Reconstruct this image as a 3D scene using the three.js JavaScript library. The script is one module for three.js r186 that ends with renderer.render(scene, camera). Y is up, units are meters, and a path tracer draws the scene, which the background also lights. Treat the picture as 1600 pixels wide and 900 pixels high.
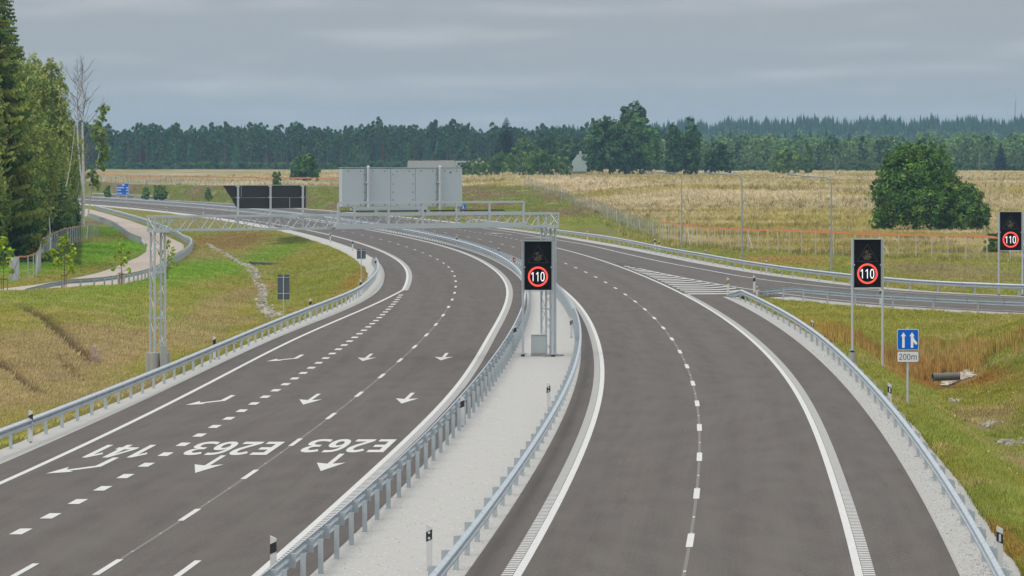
import * as THREE from 'three';
import { mergeGeometries } from 'three/addons/utils/BufferGeometryUtils.js';
import { FontLoader } from 'three/addons/loaders/FontLoader.js';
import { createNoise2D, createNoise3D } from 'simplex-noise';

// ---------------------------------------------------------------- camera, sky, sun, exposure
const scene = new THREE.Scene();
const F = 5700, H = 8.8, HZ = 250;                      // lens in pixels of the 1600 x 900 frame, eye height over the road, horizon row
const camera = new THREE.PerspectiveCamera(2 * Math.atan(650 / F) * 180 / Math.PI, 16 / 9, 1, 9000);
camera.position.set(0, H, 0);
camera.lookAt(0, H, -100);
camera.setViewOffset(1600, 1300, 0, 400, 1600, 900);    // a level camera with the lens shifted down
const renderer = new THREE.WebGLRenderer({ antialias: true });
renderer.setSize(1024, 576);
renderer.toneMapping = THREE.LinearToneMapping;
renderer.toneMappingExposure = 2.0;
renderer.shadowMap.enabled = true;

function rng(seed) { let s = seed >>> 0; return () => { s = (s + 0x6d2b79f5) | 0; let t = Math.imul(s ^ (s >>> 15), 1 | s); t = (t + Math.imul(t ^ (t >>> 7), 61 | t)) ^ t; return ((t ^ (t >>> 14)) >>> 0) / 4294967296; }; }
const n2 = createNoise2D(rng(11)), n2b = createNoise2D(rng(12)), n3 = createNoise3D(rng(13));
const fbm = (x, y, o = 4) => { let a = 1, s = 0, f = 1, w = 0; for (let i = 0; i < o; i++) { s += a * n2(x * f + i * 17.3, y * f - i * 9.1); w += a; a *= 0.5; f *= 2.03; } return s / w; };
const clamp = (v, a = 0, b = 1) => Math.min(b, Math.max(a, v));
const S = (a, b, v) => { const t = clamp((v - a) / (b - a)); return t * t * (3 - 2 * t); };
const mix = (a, b, t) => a + (b - a) * t;
const lin = (v) => { v /= 255; return v <= 0.04045 ? v / 12.92 : ((v + 0.055) / 1.055) ** 2.4; };
const K = 1 / 1.5;                                       // base colour that a colour seen under this light and exposure has
const col = (r, g, b, k = 1) => new THREE.Color().setRGB(lin(r) * K * k, lin(g) * K * k, lin(b) * K * k);

{ // overcast sky: darker at the horizon, brightest overhead, long flat cloud bands
  const W = 2048, Hh = 2048, a = new Float32Array(W * Hh * 4);
  for (let j = 0; j < Hh; j++) {
    const el = ((j + 0.5) / Hh - 0.5) * Math.PI, e = Math.max(el, 0), deg = e * 180 / Math.PI, s = Math.sin(e);
    for (let i = 0; i < W; i++) {
      const az = (i + 0.5) / W * Math.PI * 2, cx = Math.cos(az), cz = Math.sin(az);
      const lg = Math.log(deg + 0.55) * 2.1;
      let v = n3(cx * 3.2 + lg * 0.5, cz * 3.2, lg * 1.7) * 0.45 + n3(cx * 10 + 5 + lg * 0.9, cz * 10, lg * 3.4) * 0.4 + n3(cx * 26 + lg * 2, cz * 26, lg * 5.5) * 0.3 + n3(cx * 60 + lg * 3, cz * 60, lg * 9) * 0.09;
      v *= 0.46 * (0.6 + 0.45 * S(0.1, 1.2, deg));
      const L = 0.19 * (1 + 3.5 * s) * (1 + 0.07 * Math.exp(-deg / 0.8)) * (1 + v) * (1 - 0.05 * S(1.0, 2.6, deg) * (1 - S(4, 20, deg)));
      const cool = (1 - S(0, 1.1, s)) * (1 - v * 1.2), o = (j * W + i) * 4;
      const low = Math.exp(-deg / 0.7); a[o] = L * (1 - 0.08 * cool); a[o + 1] = L * (1 - 0.025 * cool - 0.05 * low); a[o + 2] = L * (1 + 0.03 * cool - 0.13 * low); a[o + 3] = 1;
    }
  }
  const t = new THREE.DataTexture(a, W, Hh, THREE.RGBAFormat, THREE.FloatType);
  t.mapping = THREE.EquirectangularReflectionMapping; t.magFilter = THREE.LinearFilter; t.needsUpdate = true;
  scene.background = t; scene.environment = t;
}
const sun = new THREE.DirectionalLight(new THREE.Color(1, 0.96, 0.9), 0.75);
sun.position.set(-220, 330, 160 - 200); sun.target.position.set(0, 0, -200);
sun.castShadow = true; sun.shadow.radius = 40; sun.shadow.mapSize.set(4096, 4096);
Object.assign(sun.shadow.camera, { left: -400, right: 400, top: 400, bottom: -400, near: 1, far: 1500 });
scene.add(sun, sun.target);
scene.fog = new THREE.FogExp2(new THREE.Color(0.42, 0.68, 0.92), 0.00012);

// ---------------------------------------------------------------- helpers
const used = new Map();
function numbered(n) { const k = used.get(n) ?? 0; used.set(n, k + 1); return k ? n + '_' + String(k).padStart(3, '0') : n; }
function tag(o, label, category, group, kind) { Object.assign(o.userData, { label, category }); if (group) o.userData.group = group; if (kind) o.userData.kind = kind; return o; }
function shade(o) { o.traverse((m) => { if (m.isMesh) { m.castShadow = true; m.receiveShadow = true; } }); return o; }
function thing(name, label, category, [x, y, z] = [0, 0, 0], turn = 0, group) { const o = new THREE.Group(); o.name = numbered(name); o.position.set(x, y, z); o.rotation.y = turn; scene.add(o); return tag(o, label, category, group); }
function part(name, geo, m, parent, pos, turn) { const o = new THREE.Mesh(geo, m); o.name = name; o.castShadow = o.receiveShadow = true; if (pos) o.position.set(...pos); if (turn) o.rotation.y = turn; parent.add(o); return o; }
function sub(name, parent) { const g = new THREE.Group(); g.name = name; parent.add(g); return g; }
function struct(name, geo, m, label) { const o = part(name, geo, m, scene); o.name = numbered(name); o.userData.kind = 'structure'; if (label) o.userData.label = label; return o; }
function copyOf(o, label) { const c = o.clone(); c.name = numbered(o.name.replace(/_\d{3}$/, '')); c.userData = { ...o.userData }; if (label) c.userData.label = label; scene.add(c); return c; }
const plain = (g) => { g = g.index ? g.toNonIndexed() : g; for (const k of Object.keys(g.attributes)) if (!['position', 'normal', 'uv', 'color'].includes(k)) g.deleteAttribute(k); return g; };
const merge = (l) => mergeGeometries(l.map(plain));
function box(w, h, d, x = 0, y = 0, z = 0, ry = 0) { const g = new THREE.BoxGeometry(w, h, d); if (ry) g.rotateY(ry); return g.translate(x, y, z); }
const UPV = new THREE.Vector3(0, 1, 0);
function bar(a, b, r, seg = 6, r2 = r) { const A = new THREE.Vector3(...a), B = new THREE.Vector3(...b), D = B.clone().sub(A), g = new THREE.CylinderGeometry(r2, r, D.length(), seg); g.applyQuaternion(new THREE.Quaternion().setFromUnitVectors(UPV, D.clone().normalize())); return g.translate((A.x + B.x) / 2, (A.y + B.y) / 2, (A.z + B.z) / 2); }
function cyl(r, h, x = 0, y = 0, z = 0, seg = 10, r2 = r) { return new THREE.CylinderGeometry(r2, r, h, seg).translate(x, y + h / 2, z); }
const mat = (c, roughness = 0.8, o = {}) => new THREE.MeshStandardMaterial({ color: c, roughness, side: THREE.DoubleSide, ...o });
const at = (px, py, z = 0) => { const d = (H - z) * F / (py - HZ); return [(px - 800) / F * d, d]; };      // a spot on level ground at height z

function dataTex(w, h, f, srgb = false) { const a = new Uint8Array(w * h * 4); for (let j = 0; j < h; j++) for (let i = 0; i < w; i++) { const p = f(i, j), o = (j * w + i) * 4; if (typeof p === 'number') a[o] = a[o + 1] = a[o + 2] = clamp(p) * 255; else { a[o] = clamp(p[0]) * 255; a[o + 1] = clamp(p[1]) * 255; a[o + 2] = clamp(p[2]) * 255; } a[o + 3] = 255; } const t = new THREE.DataTexture(a, w, h); t.wrapS = t.wrapT = THREE.RepeatWrapping; t.magFilter = THREE.LinearFilter; if (srgb) t.colorSpace = THREE.SRGBColorSpace; t.needsUpdate = true; return t; }
// noise on a torus so that textures tile
const tor = (i, j, w, h, fx, fy, k = 0) => { const a = i / w * 6.28318, b = j / h * 6.28318; return n3(Math.cos(a) * fx + k, Math.sin(a) * fx + Math.cos(b) * fy, Math.sin(b) * fy - k); };

// ---------------------------------------------------------------- alignment: lateral place of each line of the road, by distance
const C = (d) => { const t = (d - 200) / 100; return 7.9466 - 0.0611 * t - 2.8436 * t * t + 0.0474 * t * t * t; };
function spline(k) { // natural cubic
  const n = k.length, x = k.map((p) => p[0]), y = k.map((p) => p[1]), u = new Array(n).fill(0), m = new Array(n).fill(0);
  for (let i = 1; i < n - 1; i++) { const sg = (x[i] - x[i - 1]) / (x[i + 1] - x[i - 1]), p = sg * m[i - 1] + 2; m[i] = (sg - 1) / p; u[i] = (6 * ((y[i + 1] - y[i]) / (x[i + 1] - x[i]) - (y[i] - y[i - 1]) / (x[i] - x[i - 1])) / (x[i + 1] - x[i - 1]) - sg * u[i - 1]) / p; }
  for (let i = n - 2; i >= 0; i--) m[i] = m[i] * m[i + 1] + u[i];
  return (v) => {
    if (v <= x[0]) return y[0] + (v - x[0]) * ((y[1] - y[0]) / (x[1] - x[0]) - (x[1] - x[0]) * m[1] / 6);
    if (v >= x[n - 1]) return y[n - 1] + (v - x[n - 1]) * ((y[n - 1] - y[n - 2]) / (x[n - 1] - x[n - 2]));
    let i = 0; while (v > x[i + 1]) i++;
    const h = x[i + 1] - x[i], a = (x[i + 1] - v) / h, b = 1 - a;
    return a * y[i] + b * y[i + 1] + ((a * a * a - a) * m[i] + (b * b * b - b) * m[i + 1]) * h * h / 6;
  };
}
const line = (k) => { const s = spline(k); return (d) => C(d) + s(d); };
const Lasph = line([[60, -20.15], [100, -20.23], [140, -20.2], [180, -19.5], [228, -16.95], [245, -16.35], [270, -15.98], [300, -15.73], [350, -16.02], [400, -16.7], [480, -17.6], [600, -18.6], [740, -19.6], [900, -21]]);
const L1 = line([[60, -19.13], [100, -19.02], [140, -19.05], [180, -18.48], [220, -16.35], [247, -14.69]]);
const L2 = line([[247, -14.61], [300, -13.86], [350, -14.03], [400, -14.62], [470, -15.5], [560, -16.3], [740, -17.2], [900, -18.6]]);
const L3 = line([[60, -15.76], [100, -15.95], [140, -15.94], [180, -15.66], [238, -14.76]]);
const L4 = line([[60, -12.42], [100, -12.56], [140, -12.57], [180, -12.22], [220, -11.61], [260, -10.9], [300, -10.32], [350, -10.42], [400, -10.88], [470, -11.7], [600, -12.4], [740, -13], [900, -14]]);
const L5 = line([[60, -8.75], [100, -9.12], [140, -9.05], [180, -8.93], [220, -8.14], [260, -7.23], [300, -6.75], [350, -6.53], [400, -6.9], [470, -7.6], [600, -8], [740, -8.4], [900, -9]]);
const mL = line([[60, -7.73], [100, -7.8], [140, -7.78], [180, -7.41], [231, -6.5], [270, -5.75], [310, -5.35], [350, -5.25], [400, -5.75], [470, -6.4], [600, -6.8], [740, -7.2], [900, -7.8]]);
const mR = line([[60, -4.9], [100, -4.94], [140, -4.8], [180, -4.7], [232, -4.75], [270, -4.72], [310, -4.75], [400, -5.05], [470, -5.3], [600, -5.6], [740, -5.9], [900, -6.3]]);
const Rasph = line([[60, -4.62], [100, -4.66], [162, -4.5], [232, -4.5], [310, -4.6], [470, -5.1], [740, -5.6], [900, -6]]);
const R1 = line([[60, -3.57], [100, -3.63], [140, -3.6], [180, -3.72], [220, -3.81], [254, -3.9], [350, -3.85], [470, -4.0], [740, -4.4], [900, -4.8]]);
const R2 = line([[60, 0.02], [100, -0.02], [140, 0.05], [180, 0.02], [220, -0.06], [260, -0.09], [300, 0.01], [350, 0.16], [400, 0.1], [470, -0.2], [740, -0.3], [900, -0.4]]);
const R3 = line([[60, 3.79], [100, 3.72], [140, 3.92], [180, 3.92], [220, 3.8], [260, 3.72], [310, 3.91], [366, 4.2], [470, 3.96], [740, 4.3], [900, 4.6]]);
const Rasp = line([[60, 5.84], [100, 5.84], [140, 5.93], [180, 6.04], [237, 5.98], [250, 5.9]]);
const rR = line([[60, 6.55], [100, 6.5], [140, 6.56], [180, 6.76], [225, 6.72], [240, 6.7]]);
const rL = line([[60, -21.75], [100, -21.2], [120, -21.05], [150, -20.75], [190, -19.75], [215, -18.45], [229, -17.69], [250, -17.09], [270, -16.67], [310, -16.4]]);
// the slip road joining from the right, as (x, distance) lines
function curve(pts) { const c = new THREE.CatmullRomCurve3(pts.map(([x, d]) => new THREE.Vector3(x, 0, d)), false, 'centripetal'); return c; }
const cpts = (c, step) => { const n = Math.ceil(c.getLength() / step); return c.getSpacedPoints(n).map((p) => [p.x, p.z]); };
const far = (o, a, b, n) => Array.from({ length: n }, (_, i) => { const d = a + (b - a) * i / (n - 1); return [C(d) + o(d), d]; });
const rampEdge = curve([...far((d) => 8.6 - (d - 440) * 0.004, 960, 450, 14), [4.3, 408], [7.9, 377], [10.8, 341], [13.2, 313.5], [15.44, 293.3], [17.6, 274.5], [20.1, 260.5], [23.2, 249.5], [27.5, 240], [33, 232], [44, 221], [70, 204]]);
const rampAsph = curve([...far((d) => 10.3 - (d - 440) * 0.004, 960, 430, 14), [8.3, 389], [11.4, 359.6], [13.95, 331], [16.2, 307], [19.0, 283], [21.4, 268], [24, 254.5], [27.4, 243.5], [33.5, 234.4], [44.5, 223.5], [70.5, 207]]);
const rampRail = curve([[-6.4, 507], [-1.2, 473], [0.3, 462], [3.2, 438], [6.33, 414.5], [9.49, 391.9], [11.8, 368], [14.4, 335], [16.3, 316.5], [18.4, 295], [20.2, 280], [22.3, 266.5], [24.9, 254], [28.2, 243.5], [33, 236.5], [45, 226], [70, 210]]);
const rampLine = curve([[7.9, 322], [9.3, 306], [10.5, 294], [13.05, 271], [15.04, 256], [16.6, 246.5], [18.8, 235.8], [21, 227.5], [23.9, 220.5], [27.5, 214.5], [34, 208], [46, 199], [70, 184]]);
const rampIn = curve([[16.3, 240.5], [17.3, 234.5], [18.3, 230.2], [19.4, 226.6], [20.6, 223], [22, 220], [23.6, 217.4], [25.8, 213.6], [29, 209.5], [35, 204.5], [47, 195.5], [70, 181]]);
const pathRight = [[-34.4, 241], [-31.5, 245], [-29.5, 249.5], [-28.3, 258], [-27.8, 270], [-28.3, 285], [-29.2, 300], [-30.6, 330], [-32.4, 358], [-35, 386], [-38.6, 412], [-42.2, 438], [-48, 480], [-56, 533], [-66, 595], [-76, 655]];
const pathLeft = [[-37.6, 243], [-36.4, 245], [-34.8, 249], [-33.4, 258], [-32.5, 270], [-32.2, 285], [-32.6, 300], [-33.8, 330], [-35.6, 358], [-38.4, 386], [-42, 412], [-46, 440], [-51.8, 480], [-60, 533], [-70, 595], [-80, 655]];
const pathRail = curve([[-32.4, 243.2], [-30, 246], [-28.4, 250], [-27.4, 258], [-26.95, 270], [-27.4, 285], [-28.3, 300], [-29.7, 330], [-31.5, 358], [-33.3, 378], [-35, 390], [-38, 414], [-41.5, 440], [-47.2, 480], [-55.2, 533], [-65.2, 595], [-75, 655]]);
const pathRailIn = curve([[-38, 377], [-39.6, 386], [-42.3, 404], [-46.3, 434], [-52.4, 479], [-60.6, 532], [-64, 553]]);

// ---------------------------------------------------------------- terrain
function sdPoly(poly) { // signed distance (negative inside) to a closed outline in (x, d)
  let x0 = 1e9, x1 = -1e9, y0 = 1e9, y1 = -1e9; for (const [x, y] of poly) { x0 = Math.min(x0, x); x1 = Math.max(x1, x); y0 = Math.min(y0, y); y1 = Math.max(y1, y); }
  return (x, y, reach = 40) => {
    const bx = Math.max(x0 - x, 0, x - x1), by = Math.max(y0 - y, 0, y - y1); if (bx > reach || by > reach) return Math.hypot(bx, by);
    let best = 1e9, inside = false;
    for (let i = 0, j = poly.length - 1; i < poly.length; j = i++) {
      const [ax, ay] = poly[j], [cx, cy] = poly[i], ex = cx - ax, ey = cy - ay, t = clamp(((x - ax) * ex + (y - ay) * ey) / (ex * ex + ey * ey));
      best = Math.min(best, (x - ax - ex * t) ** 2 + (y - ay - ey * t) ** 2);
      if ((ay > y) !== (cy > y) && x < (cx - ax) * (y - ay) / (cy - ay) + ax) inside = !inside;
    }
    return (inside ? -1 : 1) * Math.sqrt(best);
  };
}
const shift = (pts, o) => pts.map(([x, d], i) => { const [ax, ad] = pts[Math.max(0, i - 1)], [bx, bd] = pts[Math.min(pts.length - 1, i + 1)], l = Math.hypot(bx - ax, bd - ad) || 1; return [x - (bd - ad) / l * o, d + (bx - ax) / l * o]; });
const rampOuterPts = shift(cpts(rampRail, 8), 0.9), rampInnerPts = shift(cpts(rampIn, 5), -0.75);
const sdRamp = sdPoly([...shift(cpts(rampAsph, 9), 1.9).filter((p) => p[1] > 505), ...rampOuterPts, ...rampInnerPts.slice().reverse(), [14.5, 243], ...far((d) => 3, 262, 960, 16)]);
const sdPath = sdPoly([...pathRight.map(([x, d]) => [x + 0.5, d]), ...pathLeft.slice().reverse().map(([x, d]) => [x - 0.4, d])]);
const EL = (d) => (d < 310 ? rL(d) - 0.75 : Lasph(d) - 1.6 - 0.15 * (1 - S(310, 330, d))), ER = (d) => (d < 236 ? rR(d) + 0.8 : R3(d) + 3);
const ditchR = spline([[70, 15.6], [100, 16.9], [125, 17.5], [136, 17.8], [150, 18.5], [168, 19.4], [190, 20.2], [230, 21]]);
const ditchL = spline([[60, 4], [228, 4.2], [286, 7.2], [371, 10.5], [420, 11]]);
const ruts = [[...at(32, 487), ...at(146, 548), 0.5], [...at(-20, 556), ...at(62, 590), 0.4], [...at(88, 545), ...at(128, 572), 0.25]];
function rut(x, d) { let q = 0; if (x < -12 && d < 230 && d > 130) for (const [ax, ad, bx, bd, w] of ruts) { const ex = bx - ax, ed = bd - ad, t = ((x - ax) * ex + (d - ad) * ed) / (ex * ex + ed * ed); if (t < -0.05 || t > 1.05) continue; const e = Math.abs((x - ax) * ed - (d - ad) * ex) / Math.hypot(ex, ed); q = Math.max(q, S(w * 1.3, w * 0.3, e + 0.15 * n2(x * 2, d)) * S(-0.05, 0.1, t) * S(1.05, 0.9, t)); } return q; }
function ground(x, d) {
  const zf = 4.7 * clamp((d - 450) / 550) * (1 - 0.22 * S(-50, -85, x) * S(700, 850, d) * S(1500, 1000, d)) + 0.5 * S(1000, 1500, d);
  const ridge = S(1850, 3300, d) * mix(17, 3, S(250, -150, x));
  let z = zf + ridge, fade = 1;
  const m = fbm(x * 0.05, d * 0.03, 3);
  const l = EL(d) - x, r = x - ER(d), dp = d > 200 && d < 700 && x < -15 && x > -120 ? sdPath(x, d) : 99, dr = x > -170 && d > 160 && d < 990 ? sdRamp(x, d, 90) : 99;
  if (l > 0) {
    const dl = ditchL(d), depth = 0.95 * (1 - S(390, 460, d)) * (0.8 + 0.2 * m);
    const rise = (-0.02 + 0.12 * m) * (1 - S(420, 600, d)) + mix(0.4, zf, S(600, 900, d) * S(20, 80, l));
    z = l < dl ? mix(-0.12, -depth, S(0.1, dl, l)) : mix(-depth, rise, S(dl, dl + 11, l));
    z += ridge * S(20, 100, l) + S(40, 130, l) * 0.9 * (1 - S(600, 900, d));
    fade = S(0.3, 4, l);
    z -= 0.22 * rut(x, d);
    if (dp < 6) { z = mix(-0.03, z, S(0, 6, dp)); fade *= S(0, 3, dp); if (dp < 0) z = -0.2; }
  } else if (r > 0 || dr > 0 && d >= 236 && r > -3) {
    const q = Math.min(dr, d > 250 ? 99 : r);
    const cut = mix(4.2, 3.3, S(810, 940, d)) * S(4, 62, q) * S(540, 640, d);
    z = Math.max(zf, cut) + ridge;
    if (d < 250 && r > 0) {
      const a = 1 - S(178, 212, d), gx = x - ditchR(d), w = ditchR(d) - ER(d);
      const v = gx < 0 ? mix(-0.12, -1.55, S(0, w, r)) : mix(-1.55, 0.95 + 0.35 * m, S(0, 8.5, gx));
      z = mix(-0.22 + 0.05 * m, v, a * S(0, 2, r));
    } else z += 0.22 * S(9, 1, Math.abs(q - 8)) * (d < 345 ? 1 : 0) * (0.6 + 0.8 * m);
    fade = S(0.3, 4, Math.max(0, q));
    if (dr < 5) z = mix(-0.1, z, S(0, 5, Math.max(0, dr)));
    if (dr < 0) z = -0.3;
  } else { z = -0.3; fade = 0; }
  return z + fade * (fbm(x * 0.35, d * 0.2, 2) * 0.07 + fbm(x * 0.02 + 9, d * 0.02, 3) * 0.35 * S(350, 900, d));
}
// soils and swards: what grows where
const patches = [];
function patch(px, py, w, h, c, amt = 1, soft = 0.6, z = 0) { const [x, d] = at(px, py, z), p = { x, d, rx: w * d / F, rd: h * d * d / (F * H), c, amt, soft }; patches.push(p); }
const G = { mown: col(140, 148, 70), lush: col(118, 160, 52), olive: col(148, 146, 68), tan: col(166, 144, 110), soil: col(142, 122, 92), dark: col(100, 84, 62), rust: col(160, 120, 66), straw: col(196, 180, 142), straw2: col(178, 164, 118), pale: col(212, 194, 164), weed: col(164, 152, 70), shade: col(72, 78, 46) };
patch(60, 610, 340, 70, G.tan, 0.75); patch(110, 540, 190, 55, G.tan, 0.75); patch(320, 500, 120, 30, G.tan, 0.6); patch(20, 640, 120, 60, G.olive, 0.5);
patch(180, 640, 110, 60, G.olive, 0.7); patch(300, 545, 120, 28, G.olive, 0.75); patch(60, 475, 230, 15, G.mown, 0.9); patch(300, 420, 90, 45, G.lush, 0.75); patch(300, 462, 100, 13, G.mown, 0.6);
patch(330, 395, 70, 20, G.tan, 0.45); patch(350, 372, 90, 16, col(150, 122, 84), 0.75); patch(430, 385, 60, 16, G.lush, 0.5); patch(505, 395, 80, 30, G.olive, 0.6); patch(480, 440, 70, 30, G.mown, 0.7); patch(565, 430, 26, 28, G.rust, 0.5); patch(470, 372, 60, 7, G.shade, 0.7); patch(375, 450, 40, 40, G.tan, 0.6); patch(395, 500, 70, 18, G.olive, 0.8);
patch(280, 345, 170, 9, G.tan, 0.4); patch(130, 400, 110, 50, G.lush, 0.9); patch(180, 360, 60, 24, G.lush, 0.9);
patch(1330, 490, 200, 34, G.olive, 0.85); patch(1290, 510, 90, 26, col(166, 140, 66), 0.7); patch(1470, 545, 110, 36, G.rust, 0.9); patch(1400, 560, 40, 20, G.rust, 0.85); patch(1590, 530, 70, 50, G.olive, 0.7); patch(1570, 620, 90, 40, G.mown, 0.75); patch(1540, 600, 60, 18, G.tan, 0.5);
patch(1500, 680, 60, 40, G.mown, 0.7); patch(1520, 800, 42, 70, G.rust, 0.65); patch(1570, 740, 40, 60, G.mown, 0.75); patch(1440, 620, 40, 40, G.mown, 0.6); patch(1600, 660, 60, 16, G.tan, 0.6);
patch(1500, 616, 120, 22, G.olive, 0.95, 0.5, -1.2); patch(1440, 600, 40, 16, G.mown, 0.7, 0.6, -0.8); patch(1540, 628, 60, 12, G.tan, 0.6, 0.6, -1); patch(960, 355, 110, 14, G.mown, 0.75); patch(1000, 372, 90, 8, G.olive, 0.6); patch(930, 362, 60, 5, G.soil, 0.4); patch(1150, 402, 150, 8, G.mown, 0.7); patch(1230, 408, 100, 9, col(170, 140, 84), 0.8); patch(1480, 425, 150, 20, col(152, 138, 100), 0.8); patch(1480, 405, 150, 6, G.olive, 0.7);
patch(1300, 350, 330, 14, G.weed, 0.6); patch(1240, 372, 300, 22, G.weed, 0.35); patch(1000, 318, 190, 14, G.straw, 0.5); patch(900, 312, 120, 16, G.pale, 0.7);
const fenceX = spline([[310, 46], [319, 40.8], [328, 33], [334, 28.5], [346, 23], [363, 18.7], [393, 15.8], [460, 14.4], [576, 11.3], [697, 2.4], [770, -26], [800, -52], [830, -68.5], [875, -86], [930, -106], [975, -124]]);
function sward(x, d, out = new THREE.Color()) {
  const a = fbm(x * 0.045, d * 0.028, 4), b = fbm(x * 0.16 + 40, d * 0.11, 3), l = EL(d) - x;
  const right = x > ER(d) - 4;
  if (right && d > 325 && (x > fenceX(d) + 0.8 || d > 990)) {                        // hay field
    out.copy(G.straw2).lerp(G.straw, S(-0.3, 0.35, fbm(x * 0.012, d * 0.03, 4)));
    out.lerp(G.pale, 0.8 * S(0.05, 0.4, fbm(x * 0.008 + 5, d * 0.02, 3))).lerp(G.weed, 0.85 * S(0.08, 0.4, fbm(x * 0.015 - 9, d * 0.022 + 3, 3)));
  } else if (d > 520 && right) {                                                                      // banks of the cutting
    out.copy(G.mown).multiplyScalar(0.8).lerp(G.soil, S(-0.15, 0.35, fbm(x * 0.05, d * 0.016, 3)) * 0.8).lerp(G.pale, S(0.35, 0.6, b) * 0.4);
    out.lerp(G.pale, S(68, 76, sdRamp(x, d, 120)));
  } else {
    out.copy(G.olive).lerp(G.mown, S(-0.2, 0.4, a)).lerp(G.tan, 0.45 * S(0, 0.45, b));
  }
  for (const p of patches) {
    const u = Math.abs((x - p.x) / p.rx); if (u > 1.3) continue; const v = Math.abs((d - p.d) / p.rd); if (v > 1.3) continue;
    const q = Math.sqrt(u * u + v * v) + b * 0.28 + a * 0.15; if (q < 1) out.lerp(p.c, p.amt * S(1, 1 - p.soft, q));
  }
  { const q = rut(x, d); if (q > 0) out.lerp(G.dark, 0.85 * q); }
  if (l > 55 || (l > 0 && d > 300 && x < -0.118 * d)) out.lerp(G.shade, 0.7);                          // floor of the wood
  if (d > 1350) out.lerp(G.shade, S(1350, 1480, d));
  return out.multiplyScalar(1 + 0.16 * b + 0.1 * fbm(x * 0.9, d * 0.5, 2));
}
const grit = dataTex(512, 512, (i, j) => 0.8 + 0.2 * tor(i, j, 512, 512, 22, 22) * 0.6 + 0.14 * (((Math.imul(i * 7919 + j * 104729, 2654435761) >>> 16) & 255) / 255 - 0.5) + 0.12 * tor(i, j, 512, 512, 60, 60, 3));
const earth = new THREE.MeshPhysicalMaterial({ vertexColors: true, roughness: 1, map: grit, bumpMap: grit, bumpScale: 0.04, side: THREE.DoubleSide });
earth.specularIntensity = 0.1;
{
  const ds = [-500, -200, -60, 10, 45, 60]; while (ds[ds.length - 1] < 5600) { const d = ds[ds.length - 1]; ds.push(d + Math.max(0.55, d * 0.0072)); }
  const us = []; for (let i = -14; i < 0; i++) us.push(-1 - (i * i) / 196 * 1); us.reverse(); us.sort((a, b) => a - b); for (let i = 0; i <= 330; i++) us.push(-1 + 2 * i / 330); for (let i = 1; i <= 14; i++) us.push(1 + (i * i) / 196);
  const U = [...new Set(us)].sort((a, b) => a - b), nu = U.length, pos = [], colr = [], uv = [], idx = [], c = new THREE.Color();
  for (const d of ds) {
    const core = 0.156 * Math.max(d, 60) + 8, wide = Math.max(500, 0.75 * d);
    for (const u of U) {
      const a = Math.abs(u), x = Math.sign(u) * (a <= 1 ? a * core : core + (a - 1) * wide), z = d < 50 ? -0.3 : ground(x, d);
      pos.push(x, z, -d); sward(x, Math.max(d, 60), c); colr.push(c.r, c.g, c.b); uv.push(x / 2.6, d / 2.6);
    }
  }
  for (let j = 0; j < ds.length - 1; j++) for (let i = 0; i < nu - 1; i++) { const a = j * nu + i, b = a + 1, e = a + nu, f = e + 1; idx.push(a, b, e, b, f, e); }
  const g = new THREE.BufferGeometry(); g.setAttribute('position', new THREE.Float32BufferAttribute(pos, 3)); g.setAttribute('color', new THREE.Float32BufferAttribute(colr, 3)); g.setAttribute('uv', new THREE.Float32BufferAttribute(uv, 2)); g.setIndex(idx); g.computeVertexNormals();
  struct('ground', g, earth, 'grassy ground, banks and hay field around the motorway');
}

// ---------------------------------------------------------------- carriageways, verges and paint
const asphaltTex = dataTex(1024, 1024, (i, j) => { // across 16 m, along 96 m: paver seams, tyre tracks, mottling, scuffs
  const x = i / 1024 * 16;
  let v = 0.89 + 0.06 * tor(i, j, 1024, 1024, 5, 1.6) + 0.075 * tor(i, j, 1024, 1024, 2, 4, 5) + 0.03 * tor(i, j, 1024, 1024, 30, 1.2, 7) + 0.05 * tor(i, j, 1024, 1024, 60, 30, 9);
  const sc = tor(i, j, 1024, 1024, 26, 26, 21) * tor(i, j, 1024, 1024, 3, 3, 15); v += 0.26 * S(0.36, 0.6, sc) + 0.1 * S(0.3, 0.7, tor(i, j, 1024, 1024, 14, 2.2, 61) * tor(i, j, 1024, 1024, 2, 5, 65)) - 0.09 * S(0.25, 0.6, tor(i, j, 1024, 1024, 9, 2.6, 71) * tor(i, j, 1024, 1024, 3, 3, 75));
  v += 0.05 * tor(i, j, 1024, 1024, 120, 70, 81) + 0.3 * S(0.5, 0.75, tor(i, j, 1024, 1024, 26, 200, 91)) * S(0.1, 0.5, tor(i, j, 1024, 1024, 5, 9, 95)) + 0.4 * S(0.62, 0.8, tor(i, j, 1024, 1024, 90, 160, 101));
  v += 0.12 * (((Math.imul(i * 7919 + j * 104729 + 17, 2654435761) >>> 16) & 255) / 255 - 0.5);
  for (const [c0, w, k] of [[1.1, 0.4, -0.09], [2.9, 0.42, -0.08], [2.0, 0.5, 0.05], [4.6, 0.45, -0.08], [6.3, 0.5, -0.085], [8.6, 0.5, 0.05], [10.2, 0.5, -0.07], [9.3, 0.4, 0.04], [13.4, 0.45, -0.09], [15.1, 0.45, -0.08], [14.3, 0.5, 0.05], [0.2, 0.3, 0.05]]) v += k * Math.exp(-(((x - c0) / w) ** 2)) * (0.7 + 0.5 * tor(i, j, 1024, 1024, 3, 1.5, 31));
  const wm = 0.5 + 0.5 * tor(i, j, 1024, 1024, 2.5, 1.4, 44) + 0.35 * tor(i, j, 1024, 1024, 10, 3, 48);
  return [v * (1 + 0.03 * wm), v * (1 - 0.008 * wm), v * (1 - 0.012 * wm)];
}, false);
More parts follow.
